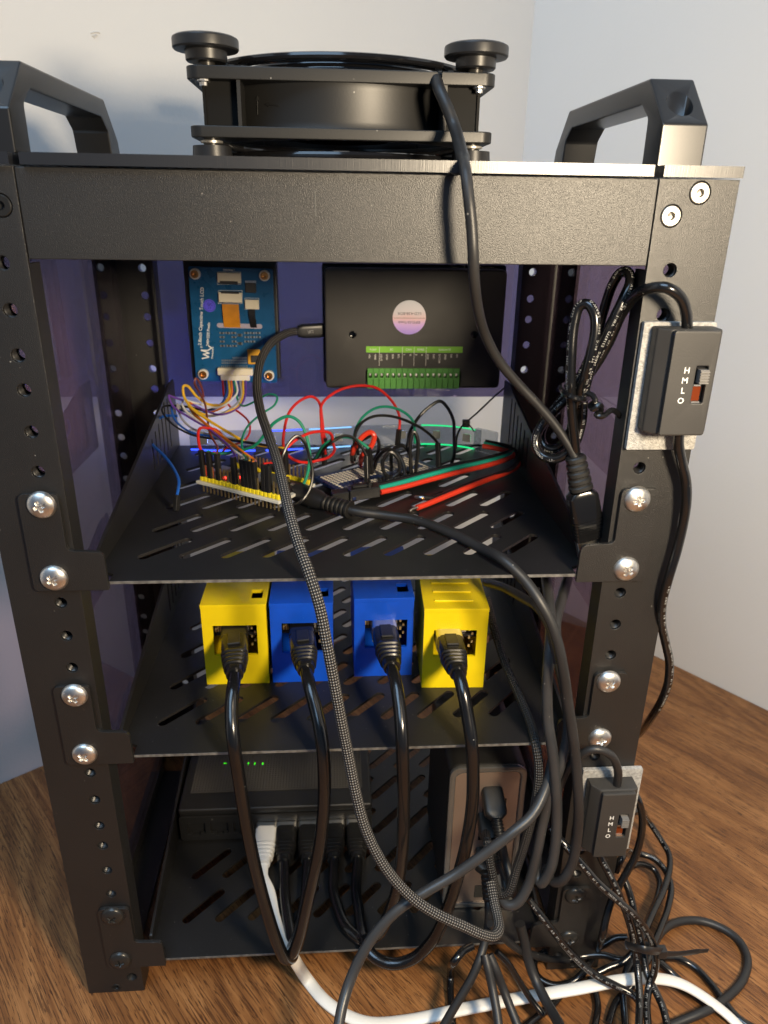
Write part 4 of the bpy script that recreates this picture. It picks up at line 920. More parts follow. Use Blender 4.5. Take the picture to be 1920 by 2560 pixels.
# flat white cable from the switch out across the desk
wh = thing('white_network_cable', 'flat white network cable running from the switch out across the desk', 'cable', A(640, 2100, -30))
q0 = Vector((ports[3], SY + 3, PZ)); q1 = Vector((ports[3] - .5, SY - 26, PZ - 2.5))
d2 = rj45(wh, q0, q1, (0, 0, -1), 'white_cable', 'white_cable', 'tin')
def TZ(x, y, h=2.2): p = AZ(x, y, DESK + h); return ('w', p.x, p.y, p.z)
wp = [('w', *q1), ('w', q1.x + .3, q1.y - 7, q1.z - 1.4)] + [F1(581, 1925, 3), F1(592, 1980, 2.4), F1(607, 2026, 2.8), (628, 2060, -5), TZ(665, 2118), TZ(700, 2160), TZ(745, 2192), TZ(800, 2210, 2.6), TZ(880, 2205, 3), TZ(1000, 2180, 6), TZ(1120, 2157, 10), TZ(1250, 2135, 15), TZ(1340, 2118, 17), TZ(1410, 2113, 16), TZ(1470, 2125, 13), TZ(1530, 2160, 8), TZ(1585, 2205, 4), TZ(1640, 2270, 2.4)]
path = spline(P3(wp), 1.5); mb = MB(); mb.tube(path, 1.9, 14, flat=1.75, up=Vector((0, -.2, 1)))
finish('jacket', mb, 'white_cable', wh, recalc=False)

# ------------------------------------------------------------------ braided display cable
br = thing('braided_cable', 'black braided cable plugged into the display case and hanging down the middle', 'cable', A(1000, 2010, -45))
pl0 = A(696, 713, 186); pl1 = A(643, 716, 183)
d = (pl1 - pl0).normalized(); yv = Vector((0, 0, 1)); xv = yv.cross(d).normalized()
mb = MB(); mb.loft([(pl0 - d * 4, xv, yv, 3.0, 4.0, 4), (pl0 + d * 2, xv, yv, 3.2, 4.3, 4), (pl1 - d * 3, xv, yv, 3.0, 4.2, 4), (pl1, xv, yv, 2.4, 3.4, 3)], n=24); pg = finish('plug', mb, 'black_satin', br)
mb = MB()
text(mb, 'LIFE', 2.6, (pl0 + pl1) / 2 + Vector((0, -3.35, 0)), (-1, 0, -.03), (0, 0, -1), bold=.03); finish('plug_print', mb, 'print_grey', pg, recalc=False, smooth=0)
bp_ = [('w', *(pl1 - d * 2)), ('w', *(pl1 + d * 3)), (615, 722, 175), (585, 742, 160), (563, 780, 140), (555, 830, 118), (562, 885, 92), (580, 940, 66), (600, 1000, 44), (614, 1060, 28), (628, 1120, 14), (646, 1180, 3), (668, 1240, -6), (690, 1310, -12), (706, 1390, -17), (721, 1470, -20), (736, 1550, -22), (752, 1630, -24), (768, 1710, -27), (786, 1780, -30), (812, 1840, -33), (848, 1895, -36), (895, 1943, -39), (945, 1975, -41), (1000, 2000, -42), (1040, 2018, -42), (1066, 2022, -40), (1078, 2008, -36), (1076, 1985, -30), (1068, 1950, -22), (1060, 1905, -14)]
path = spline(P3(bp_), 1.2); mb = MB(); mb.tube(path, 2.35, 16); finish('sleeve', mb, 'braid', br, recalc=False)
o, path2 = cable('braided_cable', 'second braided cable running down the right side to the charger', 'cable', [(1050, 1290, 70), (1068, 1360, 58), (1090, 1430, 44), (1120, 1500, 28), (1145, 1560, 12), (1158, 1610, -3), (1164, 1660, -8), (1157, 1730, -11), (1140, 1800, -13), (1118, 1870, -14), (1096, 1930, -16), (1078, 1930, -14), (1062, 1880, -10), (1052, 1820, -4), (1050, 1800, 4)], 2.2, 'braid_dark', n=16, step=1.2)

# ------------------------------------------------------------------ fan lead and its plug
fl = thing('fan_lead', 'black lead dropping from the fan over the front beam to a ribbed plug', 'cable', A(1265, 1160, 10))
zf = zoomf(960, 640, 1.728)
cp = [(942, 172, 52.5), (950, 196, 46), (963, 225, 43), (982, 275, 40), (994, 318, 24), (1001, 345, 2), (1006, 372, -9), (1013, 430, -13), (1019, 490, -14), (1022, 545, -14), (1024, 600, -11), (1031, 660, -4), (1045, 715, 4), (1075, 775, 10), (1115, 825, 13), (1160, 873, 14), (1200, 920, 14), (1228, 962, 13), (1240, 985, 12.5), (1247, 1000, 12)]
path = spline(P3(cp), 1.5); S_ = frames(path)[3]
mb = MB(); mb.tube(path, 2.0, 14, rfun=lambda s: 2.35 if s < 66 else 1.95); finish('jacket', mb, 'cable_matte', fl, recalc=False)
p0 = A(1243, 985, 12); p1 = A(1256, 1062, 12); d = (p1 - p0).normalized()
yv = Vector((0, -1, 0)); yv = (yv - d * yv.dot(d)).normalized(); xv = yv.cross(d).normalized()
mb = MB(); ribs(mb, p0, d, (p1 - p0).length * .98, 4.2, 5.2, 5, xv, yv, 2.6, .8); finish('strain_relief', mb, 'black_plastic', fl)
p2 = A(1272, 1160, 12); d = (p2 - p1).normalized(); L_ = (p2 - p1).length
mb = MB(); secs = [(p1 - d * .5, xv, yv, 4.6, 3.5, 4), (p1 + d * 1.5, xv, yv, 6.4, 4.4, 5)]
for f in (.55, .62, .69, .76, .83): secs += [(p1 + d * (L_ * f), xv, yv, 6.6, 4.5, 6), (p1 + d * (L_ * (f + .005)), xv, yv, 6.25, 4.2, 6), (p1 + d * (L_ * (f + .018)), xv, yv, 6.25, 4.2, 6), (p1 + d * (L_ * (f + .023)), xv, yv, 6.6, 4.5, 6)]
secs += [(p2 - d * .4, xv, yv, 6.6, 4.5, 6), (p2, xv, yv, 6.1, 4.1, 6)]
mb.loft(secs, n=28); finish('plug_body', mb, 'cable_gloss', fl)
mb = MB(); mb.loft([(p2 - d, xv, yv, 6.0, 2.3, 12), (p2 + d * 9, xv, yv, 6.0, 2.3, 12)], n=24); finish('metal_nose', mb, 'tin', fl, smooth=30)

# ------------------------------------------------------------------ controller 1 lead: bundle of loops by the right post
cb = thing('controller_lead', 'coiled black printed lead tied in loops beside the upper speed controller', 'cable', A(1240, 1000, 12))
cp = [(1484, 712, -9), (1483, 680, -10), (1470, 642, -12), (1440, 622, -12), (1400, 624, -7), (1366, 645, 3), (1340, 685, 12), (1318, 735, 17), (1290, 785, 20), (1252, 835, 22), (1205, 880, 24), (1168, 922, 26), (1157, 958, 25), (1172, 985, 22), (1205, 990, 18), (1238, 965, 15), (1256, 915, 13), (1262, 850, 12), (1282, 780, 10), (1315, 710, 8), (1347, 645, 8), (1362, 606, 10), (1356, 588, 13), (1340, 590, 17), (1322, 618, 20), (1306, 665, 22), (1285, 740, 25), (1255, 810, 27), (1215, 862, 29), (1182, 905, 30), (1168, 940, 30), (1178, 966, 27), (1205, 968, 23), (1232, 930, 18), (1243, 880, 12), (1262, 820, 6), (1276, 765, 4), (1286, 715, 4), (1284, 678, 5), (1270, 657, 7), (1252, 662, 9), (1240, 700, 9), (1234, 770, 8), (1233, 840, 8), (1237, 910, 10), (1242, 960, 12), (1246, 1000, 14)]
pathc = spline(P3(cp), 1.2); mb = MB(); mb.tube(pathc, 2.0, 14); jk = finish('jacket', mb, 'cable_gloss', cb, recalc=False)
PRINT = 'c RU   AWM   I/II   A/B   FT1   80°C   300V   24AWG   E318772   VW-1   80°C   300V   ZHONGHENG   -LF-'
finish('cable_print', cable_print(pathc, 2.0, PRINT, 1.5, 40, 330, twist=.002, off=.2), 'print_cable', jk, recalc=False, smooth=0)
# wire tie holding the loops
tie = thing('wire_tie', 'knotted black wire tie around the coiled lead', 'tie', A(1280, 890, 4))
mb = MB(); pts = []
for k in range(60):
    a = 2 * math.pi * k / 59; pts.append(A(1243 + 30 * math.cos(a), 846 + 14 * math.sin(a) + 8 * math.cos(a), 14 - 16 * math.sin(a)))
mb.tube(pts, 1.2, 8); finish('loop', mb, 'cable_gloss', tie, recalc=False)
mb = MB(); mb.tube(spline(P3([(1268, 848, 2), (1282, 856, 0), (1286, 868, -1), (1276, 874, 2), (1282, 884, -2), (1294, 874, -2), (1298, 888, 1), (1288, 896, 0), (1300, 900, -1), (1322, 886, 2), (1345, 905, 8), (1352, 912, 14)]), 1), 1.15, 8); finish('knot', mb, 'cable_gloss', tie, recalc=False)

# ------------------------------------------------------------------ fan speed controllers
def controller(zt, zb, x0, x1, label, pad, fy=-14.5, grp='fan speed controllers stuck on the right post'):
    t = thing('speed_controller', label, 'controller', ((x0 + x1) / 2, -3, zb), grp)
    prof = roundpoly([(x0, -2.9), (x0, -8), (x0 + 3.8, fy + 2.2), (x1 - 2.2, fy + 2.2), (x1, -11), (x1, -2.9)][::-1], [0, 2, 2, 2, 2, 0])
    mb = MB(); plateXY(mb, prof, [], zb, zt, .9); body = finish('body', mb, 'case_plastic', t)
    cx = (x0 + x1) / 2 + 1.2; zc = (zt + zb) / 2 + .0
    sx0, sx1, sz0, sz1 = cx + 1.2, cx + 5.6, zc - 7.0, zc + 6.8
    mb = MB(); plateXZ(mb, roundpoly([(x0 + 3.9, zb + .2), (x1 - 2.1, zb + .2), (x1 - 2.1, zt - .2), (x0 + 3.9, zt - .2)], 1.2), [roundpoly([(sx0, sz0), (sx1, sz0), (sx1, sz1), (sx0, sz1)], .5)], fy, fy + 2.25, .6); cov = finish('cover', mb, 'case_plastic', t)
    mb = MB(); mb.box(sx0 - .3, sx1 + .3, fy + 2.0, fy + 2.18, sz0 - .3, sz1 + .3); finish('switch_well', mb, 'gloss_black', cov, smooth=0)
    mb = MB(); mb.box(sx0 + .3, sx1 - 1.1, fy + 1.2, fy + 1.9, sz0 + .8, sz0 + 6.2); sb = finish('switch_flag', mb, 'orange', cov, smooth=0)
    mb = MB(); mb.box(sx0 + .2, sx1 - 1, fy + .5, fy + 1.9, sz0 + .05, sz0 + .7); mb.box(sx0 + .2, sx1 - 1.6, fy + .5, fy + 1.9, sz0 + 6.4, sz0 + 7.0); finish('switch_rail', mb, 'tin', cov, smooth=0)
    mb = MB(); mb.box(sx0 + 1.1, sx1 - .1, fy - 1.2, fy + 1.8, sz1 - 6.2, sz1 - 1.2)
    for q in range(5): mb.box(sx0 + 1.0, sx1 - .02, fy - 1.9, fy - 1.21, sz1 - 6.1 + q * 1.0, sz1 - 5.6 + q * 1.0)
    finish('slider', mb, 'slider', cov, smooth=0)
    mb = MB()
    for i, c in enumerate('HMLO'): text(mb, c, 3.1, (cx - 2.4 - i * .15, fy - .04, zc + 5.2 - i * 3.75), (1, 0, 0), (0, 0, 1), bold=.05)
    finish('switch_letters', mb, 'print_white', cov, recalc=False, smooth=0)
    mb = MB(); px0, px1, pz0, pz1 = pad; plateXZ(mb, rrect(px0, px1, pz0, pz1, .6, 2), [], -2.7, -.3, .2); finish('adhesive_pad', mb, 'velcro', t)
    return t, cx
controller(330.0, 290.6, 113.4, 136.8, 'black fan speed controller on a grey pad high on the right post', (110.4, 138.2, 281.6, 331.2))
controller(117.2, 77.5, 114.8, 137.0, 'black fan speed controller low on the right post above the cable coil', (112.6, 142.0, 69.5, 121.0))

# upper controller output lead, along the post and off its outer edge
o, pc = cable('controller_output_lead', 'black printed lead leaving the upper controller and trailing down outside the right post', 'cable',
    [(1467, 925, -9), (1466, 960, -8), (1473, 1000, -7), (1482, 1040, -6), (1483, 1080, -6), (1476, 1130, -5), (1462, 1190, -4.5), (1444, 1250, -4.5), (1431, 1300, -3), (1429, 1345, 0), (1438, 1390, 4), (1446, 1430, 6), (1443, 1475, 8), (1428, 1515, 14), (1408, 1548, 24), (1385, 1580, 45), (1360, 1600, 80)], 2.0, 'cable_gloss', n=14)
o2 = finish('cable_print', cable_print(pc, 2.0, PRINT, 1.5, 72, 150, off=-.7), 'print_cable', o, recalc=False, smooth=0)

cable('controller_lead', 'black lead arching out of the top of the lower speed controller', 'cable', [(1330, 1712, -8), (1334, 1690, -9), (1334, 1660, -12), (1318, 1630, -14), (1286, 1618, -14), (1252, 1632, -12), (1224, 1664, -9), (1204, 1712, -8), (1190, 1770, -6)], 1.95, 'cable_matte', n=14)
# ------------------------------------------------------------------ thick grey-black power leads on the right
dc = thing('power_lead', 'matte black power lead with ribbed barrel plug arching off the top shelf', 'cable', A(1200, 1900, -18))
q = SH6
b0 = AZ(640, 1062, q + 5); b1 = AZ(703, 1086, q + 5); b2 = AZ(762, 1103, q + 4.6); d = (b1 - b0).normalized(); yv = Vector((0, 0, 1)); xv = yv.cross(d).normalized(); yv = d.cross(xv)
mb = MB(); mb.loft([(b0, xv, yv, 4.2, 4.2, 2.4), (b0 + d * 2, xv, yv, 5.0, 5.0, 2.4), (b1 - d * 6, xv, yv, 5.0, 4.8, 2.4), (b1, xv, yv, 3.6, 3.6, 2)], n=24); finish('plug', mb, 'cable_matte', dc)
d3 = (b2 - b1).normalized(); mb = MB(); ribs(mb, b1 - d3 * .6, d3, (b2 - b1).length, 3.9, 4.5, 6); finish('strain_relief', mb, 'black_plastic', dc)
def SZ6(x, y, h): p = AZ(x, y, SH6 + h); return ('w', p.x, p.y, p.z)
dpts = [('w', *(b1)), ('w', *(b2 + d3 * 1)), SZ6(830, 1113, 3.2), SZ6(900, 1124, 3.0), SZ6(970, 1150, 3.0), SZ6(1040, 1185, 3.2), SZ6(1090, 1212, 4.2), (1135, 1255, -3), (1165, 1298, -9), (1188, 1340, -12), (1205, 1390, -14), (1217, 1450, -15), (1227, 1520, -15), (1239, 1600, -16), (1247, 1680, -17), (1250, 1750, -18), (1246, 1815, -19), (1234, 1870, -20), (1212, 1903, -21), (1192, 1903, -18), (1180, 1870, -14)]
path = spline(P3(dpts), 1.5); mb = MB(); mb.tube(path, 2.35, 14); finish('jacket', mb, 'cable_matte', dc, recalc=False)
G = 'grey-black power leads bundled at the right'
cable('power_lead', 'thick grey lead hanging in the middle of the right-hand bundle', 'cable', [(1180, 1250, 30), (1186, 1300, 14), (1190, 1360, 2), (1186, 1420, -5), (1182, 1490, -7), (1184, 1560, -9), (1193, 1620, -12), (1200, 1690, -14), (1203, 1760, -15), (1199, 1830, -16), (1188, 1880, -18), (1168, 1908, -18), (1160, 1890, -14), (1160, 1850, -6)], 2.5, 'cable_grey', G)
cable('power_lead', 'thick grey lead crossing behind the bundle from the upper right', 'cable', [(1226, 1250, 40), (1212, 1300, 24), (1200, 1350, 10), (1206, 1420, 0), (1222, 1500, -4), (1228, 1570, -7), (1214, 1640, -10), (1190, 1710, -12), (1172, 1780, -13), (1158, 1850, -14), (1140, 1915, -17), (1115, 1952, -19), (1095, 1955, -18), (1080, 1930, -12), (1070, 1890, -6)], 2.5, 'cable_grey', G)
o, pg_ = cable('power_lead', 'thick grey lead slanting across the front from the bundle down to the desk edge', 'cable', [(1195, 1640, -6), (1180, 1700, -12), (1150, 1760, -19), (1105, 1800, -23), (1050, 1842, -25), (985, 1888, -27), (920, 1926, -30), (860, 1965, -33), (810, 2018, -37), (775, 2075, -42), (752, 2130, -48), (738, 2180, -55), (728, 2240, -64)], 2.45, 'cable_grey', G)
cable('power_lead', 'thin lead running behind the boxes under the top shelf', 'cable', [(1050, 1258, 60), (1090, 1270, 40), (1130, 1292, 20), (1165, 1315, 6), (1190, 1360, -2), (1200, 1430, -6)], 2.2, 'cable_matte')
# charger plugs with ribbed tails
for (x0, y0, x1, y1, x2, y2, pts, lb, m) in (
    (1062, 1705, 1073, 1770, 1082, 1815, [(1092, 1860, 0), (1104, 1900, -6), (1112, 1935, -8)], 'flat black plug, uppermost in the charger', 'cable_matte'),
    (1052, 1760, 1062, 1815, 1075, 1870, [(1088, 1905, 0), (1096, 1935, -6)], 'flat black plug second from the top of the charger', 'cable_matte'),
    (1048, 1835, 1050, 1885, 1055, 1950, [(1056, 1985, -4), (1052, 2010, -12), (1040, 2060, -22), (1020, 2110, -28), (985, 2170, -34), (950, 2230, -40)], 'flat black plug lowest in the charger, its lead looping onto the desk', 'cable_matte')):
    t = thing('charging_plug', lb, 'plug', A(x1, y1, 10), 'plugs in the charging station')
    p0 = A(x0, y0, CY + 1); p1 = A(x1, y1, CY - 12); d = (p1 - p0).normalized(); xv = Vector((1, 0, 0)); xv = (xv - d * xv.dot(d)).normalized(); yv = d.cross(xv)
    mb = MB(); mb.loft([(p0 - d, xv, yv, 5.0, 3.0, 4), (p0 + d, xv, yv, 5.6, 3.5, 4), (p1 - d * 4, xv, yv, 5.9, 3.6, 4), (p1 - d * 2, xv, yv, 5.6, 3.4, 4), (p1, xv, yv, 3.2, 3.0, 3)], n=24); finish('body', mb, 'black_plastic', t)
    p2 = A(x2, y2, CY - 18); d = (p2 - p1).normalized(); mb = MB(); ribs(mb, p1 - d, d, (p2 - p1).length, 3.0, 2.9, 6); finish('strain_relief', mb, 'black_plastic', t)
    mb = MB(); mb.tube(spline([p1, p2] + P3(pts), 1.5), 2.15, 12); finish('lead', mb, m, t, recalc=False)

# ------------------------------------------------------------------ coiled leads on the desk at the right
zc = zoomf(1300, 2100, 2.676)
def CP(pts):
    """(zx, zy, s): s < 500 is a depth, otherwise 1000 + height above the desk"""
    out = []
    for zx, zy, s in pts:
        x, y = zc(zx, zy); out.append(A(x, y, s) if s < 500 else AZ(x, y, DESK + s - 1000))
    return out
G2 = 'thin black printed leads coiled on the desk'
def coil(label, pts, r=1.9, m='cable_gloss', pr=None, off=0.0):
    path = spline(CP(pts), 1.4); mb = MB(); mb.tube(path, r, 12); o = finish('coiled_lead', mb, m, recalc=False); tag(o, label, 'cable', G2)
    if pr: finish('cable_print', cable_print(path, r, PRINT, 1.5, pr[0], pr[1], off=off), 'print_cable', o, recalc=False, smooth=0)
    return path
coil('printed lead slanting down across the lower controller into the tied coil', [(200, -70, -8), (290, 20, -14), (400, 145, -19), (520, 285, -22), (640, 392, -24), (755, 495, -25), (840, 600, -25), (890, 700, -24), (908, 800, -24), (895, 890, -25), (868, 960, -27), (850, 1080, -34), (855, 1230, -46), (860, 1330, -56)], pr=(4, 130), off=.25)
coil('printed lead leaving the bottom of the lower controller', [(520, 60, -8), (545, 130, -10), (600, 235, -13), (660, 360, -16), (715, 500, -18), (755, 640, -19), (775, 760, -20), (790, 900, -26), (800, 1060, -36), (795, 1230, -48), (790, 1330, -56)], pr=(6, 110), off=-.1)
coil('lead rising through the coil just right of the lower controller lead', [(690, 245, 6), (735, 360, 0), (768, 500, -6), (800, 640, -10), (826, 760, -15), (850, 900, -22), (905, 1010, -30), (955, 1120, -38), (985, 1240, -46), (1000, 1330, -54)], pr=(10, 50))
coil('lead looping from behind the post down to the left under the flat lead', [(700, -330, 12), (770, -300, 4), (815, -180, 2), (808, -20, 2), (770, 110, 0), (700, 240, -3), (625, 375, -6), (582, 500, -10), (550, 640, -14), (500, 760, 1007), (430, 880, 1007), (330, 960, 1004), (210, 968, 1003), (120, 915, 1004), (95, 820, 1006), (160, 755, 1008), (300, 738, 1007), (430, 752, 1006), (560, 700, 1009), (640, 655, 1012), (720, 650, 1014)])
coil('outer printed lead looping up the right of the coil', [(660, -180, 10), (760, -190, 12), (870, -110, 1022), (950, 10, 1022), (994, 90, 1020), (1002, 180, 1018), (965, 325, 1016), (895, 475, 1015), (830, 625, 1015), (768, 770, 1016), (715, 870, 1014), (690, 980, 1010), (695, 1100, 1006), (705, 1230, 1003), (710, 1320, 1002.2)], pr=(60, 140), off=.1)
coil('lead bending over the coil with a second arch behind it', [(640, 210, 8), (680, 120, 10), (780, 88, 1020), (895, 125, 1018), (975, 210, 1016), (1010, 310, 1013), (992, 445, 1011), (940, 590, 1012), (890, 710, 1014), (840, 830, 1013), (760, 960, 1009), (640, 1090, 1004), (590, 1230, 1002.2)], pr=(20, 110), off=-.3)
coil('small inner arch of plain lead inside the coil', [(640, 380, 1016), (690, 250, 1020), (742, 182, 1018), (812, 162, 1015), (890, 192, 1012), (932, 272, 1010), (918, 385, 1009), (862, 520, 1010), (820, 650, 1013), (790, 780, 1012), (735, 900, 1009)])
coil('big loop of lead bulging out onto the bare desk at the right', [(880, 730, 1012), (950, 610, 1008), (1050, 552, 1004), (1200, 540, 1002.4), (1350, 590, 1002.2), (1465, 675, 1002.2), (1520, 790, 1002.2), (1498, 920, 1002.2), (1400, 1040, 1002.6), (1250, 1140, 1006), (1060, 1220, 1004), (900, 1290, 1002.2)], r=2.3, m='cable_matte')
coil('lead leaving the tie rightwards and ending in the lower corner', [(880, 770, 1010), (930, 785, 1008), (1050, 792, 1004), (1165, 850, 1002.2), (1280, 968, 1002.2), (1370, 1090, 1002.2), (1450, 1185, 1003), (1560, 1270, 1002.2)], r=2.1)
coil('lead leaving the tie just below it towards the corner', [(880, 780, 1008), (940, 822, 1006), (1025, 900, 1003), (1120, 1000, 1002.2), (1230, 1085, 1002.2), (1350, 1150, 1002.2), (1500, 1225, 1002.2), (1620, 1290, 1002.2)], r=2.1)
coil('flat printed lead sloping from the bundle to under the white cable', [(60, 400, -10), (130, 490, -14), (230, 620, -17), (330, 742, -19), (430, 842, -21), (520, 912, -23), (640, 975, -26), (760, 1040, -30), (820, 1120, -34)], pr=(2, 110), off=.3)
coil('short lead under the bundle running left to right', [(-200, 560, -18), (-100, 660, -16), (0, 738, -13), (90, 770, -9), (220, 800, -4), (330, 805, 0)], m='cable_matte')
coil('plain lead dropping behind the bundle towards the near desk edge', [(0, 560, -10), (30, 680, -12), (60, 820, -16), (110, 950, -22), (180, 1090, -32), (260, 1230, -44), (300, 1320, -52)], r=2.6, m='cable_matte')
coil('plain lead bent at the foot of the post', [(470, 920, 1004), (500, 1010, 1003), (520, 1110, 1002.2), (500, 1240, 1002.2), (480, 1330, 1002.2)])
coil('short lead running from the post foot under the white cable', [(310, 960, 1002.4), (260, 1050, 1002.2), (200, 1120, 1002.2), (120, 1180, 1002.2), (20, 1260, 1002.2)])
coil('lead joining the coil from the left along the desk', [(330, 800, 1008), (440, 775, 1009), (560, 770, 1011), (680, 800, 1013), (790, 770, 1016)])
coil('lead entering the tie from the lower left', [(520, 890, 1010), (600, 850, 1012), (690, 815, 1014), (770, 740, 1018)])
# bottom-left strands
zb_ = zoomf(700, 2200, 2.676)
def BL(label, pts, r=2.0, m='cable_gloss'):
    P = []
    for zx, zy, s in pts:
        x, y = zb_(zx, zy); P.append(A(x, y, s) if s < 500 else AZ(x, y, DESK + s - 1000))
    mb = MB(); mb.tube(spline(P, 1.5), r, 12); tag(finish('desk_lead', mb, m, recalc=False), label, 'cable', 'leads under the braided cable')
BL('thin glossy lead bowing left below the braided cable', [(1290, 440, -18), (1230, 470, -20), (1170, 540, -24), (1142, 640, 1006), (1140, 760, 1003), (1150, 900, 1002.2), (1160, 1040, 1002.2)])
BL('dark lead falling straight below the braided cable', [(1370, 500, -24), (1390, 580, -28), (1420, 720, -34), (1450, 880, -42), (1470, 1040, -50)], 2.2, 'cable_matte')
BL('dark lead falling to the right below the braided cable', [(1400, 500, -24), (1440, 590, -28), (1490, 720, -32), (1540, 850, -38), (1600, 1000, -46)], 2.2, 'cable_matte')
BL('thin glossy lead running to the right below the braided cable', [(1450, 480, -20), (1520, 550, -22), (1590, 660, -24), (1680, 800, -28), (1760, 900, -33)], 1.6)
# zip tie round the coil
zt = thing('zip_tie', 'black zip tie cinched round the coiled leads with its tail sticking out', 'zip tie', CP([(830, 760, 1010)])[0])
q = CP([(712, 700, -26), (830, 735, -34), (945, 745, -28), (930, 735, -10), (830, 700, 0), (725, 690, -12), (712, 702, -26)])
mb = MB(); mb.tube(spline(q, 1), 2.0, 8, flat=.4, up=Vector((0, 0, 1))); finish('band', mb, 'black_satin', zt, recalc=False)
q = CP([(945, 748, -28)])[0]; mb = MB(); mb.rbox(q.x - 2.4, q.x + 2.4, q.y - 2.2, q.y + 2.2, q.z - 2.6, q.z + 2.6, .6); finish('head', mb, 'black_satin', zt)
q = CP([(948, 760, -28), (1060, 762, -26), (1170, 748, -24), (1255, 740, -22)]); mb = MB(); mb.tube(spline(q, 1), 1.9, 8, flat=.35, up=Vector((0, 0, 1)), rfun=lambda s: 1.9 if s < 24 else 1.4); finish('tail', mb, 'black_satin', zt, recalc=False)

# ------------------------------------------------------------------ electronics on the top shelf
z3 = zoomf(360, 920, 3.607); z4 = zoomf(760, 920, 2.9625)
def zp(zm, pts):
    """(zx, zy, Y) or (zx, zy, 1000 + height above the shelf) or a 3D vector"""
    out = []
    for q in pts:
        if isinstance(q, Vector): out.append(q); continue
        x, y = zm(q[0], q[1]); out.append(A(x, y, q[2]) if q[2] < 500 else AZ(x, y, SH6 + q[2] - 1000))
    return out
BO = Vector((-76.5, 102.0, 0)); BU = Vector((0.824, -0.567, 0)); BV = Vector((0.567, 0.824, 0)); BZ = SH6 + 6.6
BM = Mx((BO.x, BO.y, BZ), BU, BV, Vector((0, 0, 1)))
mc = thing('controller_board', 'white development board with yellow pin headers and dupont plugs on the top shelf', 'circuit board', (BO.x + 30, BO.y, SH6))
mb = MB(); mb.rbox(-1.5, 54.5, -2.2, 29, -1.6, 0, .2, BM, seg=1); finish('board', mb, 'pcb_white', mc, smooth=0)
mb = MB(); mb.rbox(7, 52, 4, 24, .05, 1.4, .2, BM, seg=1); sub = finish('daughter_board', mb, 'pcb_black', mc, smooth=0)
mb = MB(); mb.rbox(26, 44, 7, 21, 1.45, 4.2, .4, BM, seg=1); finish('radio_can', mb, 'tin', sub, smooth=0)
mb = MB(); mb.rbox(-1, 6.5, 9.5, 18.5, .05, 3.2, .6, BM, seg=1); finish('usb_socket', mb, 'tin', sub, smooth=0)
mb = MB()
for a_, b_ in ((10, 8), (13, 19), (18, 9), (22, 18), (20, 13), (47, 10), (48, 18), (15, 14)): mb.box(a_ - 1, a_ + 1, b_ - .7, b_ + .7, 1.42, 2.3, BM)
finish('small_parts', mb, 'tin', sub, smooth=0)
for a_, b_ in ((17.5, 11), (11.5, 6.2)):
    mb = MB(); mb.rbox(a_ - .8, a_ + .8, b_ - .5, b_ + .5, 1.42, 2.3, .1, BM, seg=1); finish('power_light', mb, 'led_red', sub, smooth=0)
hb0 = pn0 = None
for row, v in ((0, .2), (1, 26.4)):
    for i in range(21):
        c = BM @ Vector((1.5 + 2.54 * i, v, .02))
        if hb0 is None:
            mb = MB(); MM_ = Mx(c, BU, BV, Vector((0, 0, 1))); mb.rbox(-1.2, 1.2, -1.25, 1.25, 0, 2.6, .45, MM_, seg=1); hb0 = finish('header_block', mb, 'yellow_plastic', mc, smooth=0)
            mb = MB(); mb.box(-.32, .32, -.32, .32, -6.2, -1.7, MM_); mb.box(-.32, .32, -.32, .32, 2.62, 9.0, MM_); pn0 = finish('pin', mb, 'gold', hb0, smooth=0); d0 = ORG[pn0.name] - ORG[hb0.name]
        else:
            h = clone(hb0, mc, c); b_ = ORG[h.name] + d0; b_ = Vector((b_.x / MM, b_.y / MM, b_.z / MM + DESK)); clone(pn0, h, b_)
def dupont(i, row, label, n=1, lean=(0, 0), kind='jumper_plug'): pass
def dtop(i, row, h=14.5, lean=0.0):
    c = BM @ Vector((1.5 + 2.54 * i, (.2, 26.4)[row], 2.7)); up = (Vector((0, 0, 1)) + BU * lean).normalized(); return c, c + up * h
def plug_mesh(c, top, w=1.27, dx=None):
    d = (top - c).normalized(); x = dx or BU; x = (x - d * x.dot(d)).normalized(); y = d.cross(x); mb = MB(); L = (top - c).length
    M = Mx(c, x, y, d); mb.rbox(-w + .05, w - .05, -1.22, 1.22, 0, L, .15, M, seg=1); mb.box(-.5, .5, -1.28, -1.2, 4, 7, M); return mb
GW = 'coloured jumper wires between the boards'
def jumper(label, colr, path, plugs=(), r=.62, group=GW, n=8, m=None):
    """wire thing: insulation and the black plugs on its ends"""
    P = spline(path, 1.2); b = min(P, key=lambda v: v.z)
    t = thing('jumper_wire', label, 'wire', b, group); mb = MB(); mb.tube(P, r, n); finish('insulation', mb, m or 'wire_' + colr, t, recalc=False)
    for c, tp in plugs: finish('plug', plug_mesh(c, tp), 'black_satin', t, smooth=0)
    return t
def LW(i): return A(*zl(690 + i * 43, 1850), 180.5)    # exits of the LCD plug
J = lambda pts: zp(z3, pts)
K = lambda pts: zp(z4, pts)
c, tp = dtop(14.4, 0, lean=-.05); jumper('orange jumper wire from the display plug to the middle of the yellow header', 'orange', [LW(3)] + J([(790, 230, 173), (735, 335, 166), (600, 395, 158), (480, 352, 150), (405, 312, 144), (425, 375, 138), (560, 505, 125), (750, 645, 112), (900, 760, 102), (1000, 830, 96)]) + [tp], [(c, tp)])
c, tp = dtop(13.4, 0, lean=-.05); jumper('yellow jumper wire ending in the plug block of the yellow header', 'yellow', [LW(7)] + J([(890, 260, 172), (840, 350, 166), (740, 395, 161), (600, 430, 155), (470, 385, 148), (402, 335, 142), (455, 425, 136), (620, 565, 122), (800, 695, 109), (930, 790, 100)]) + [tp], [(c, tp)])
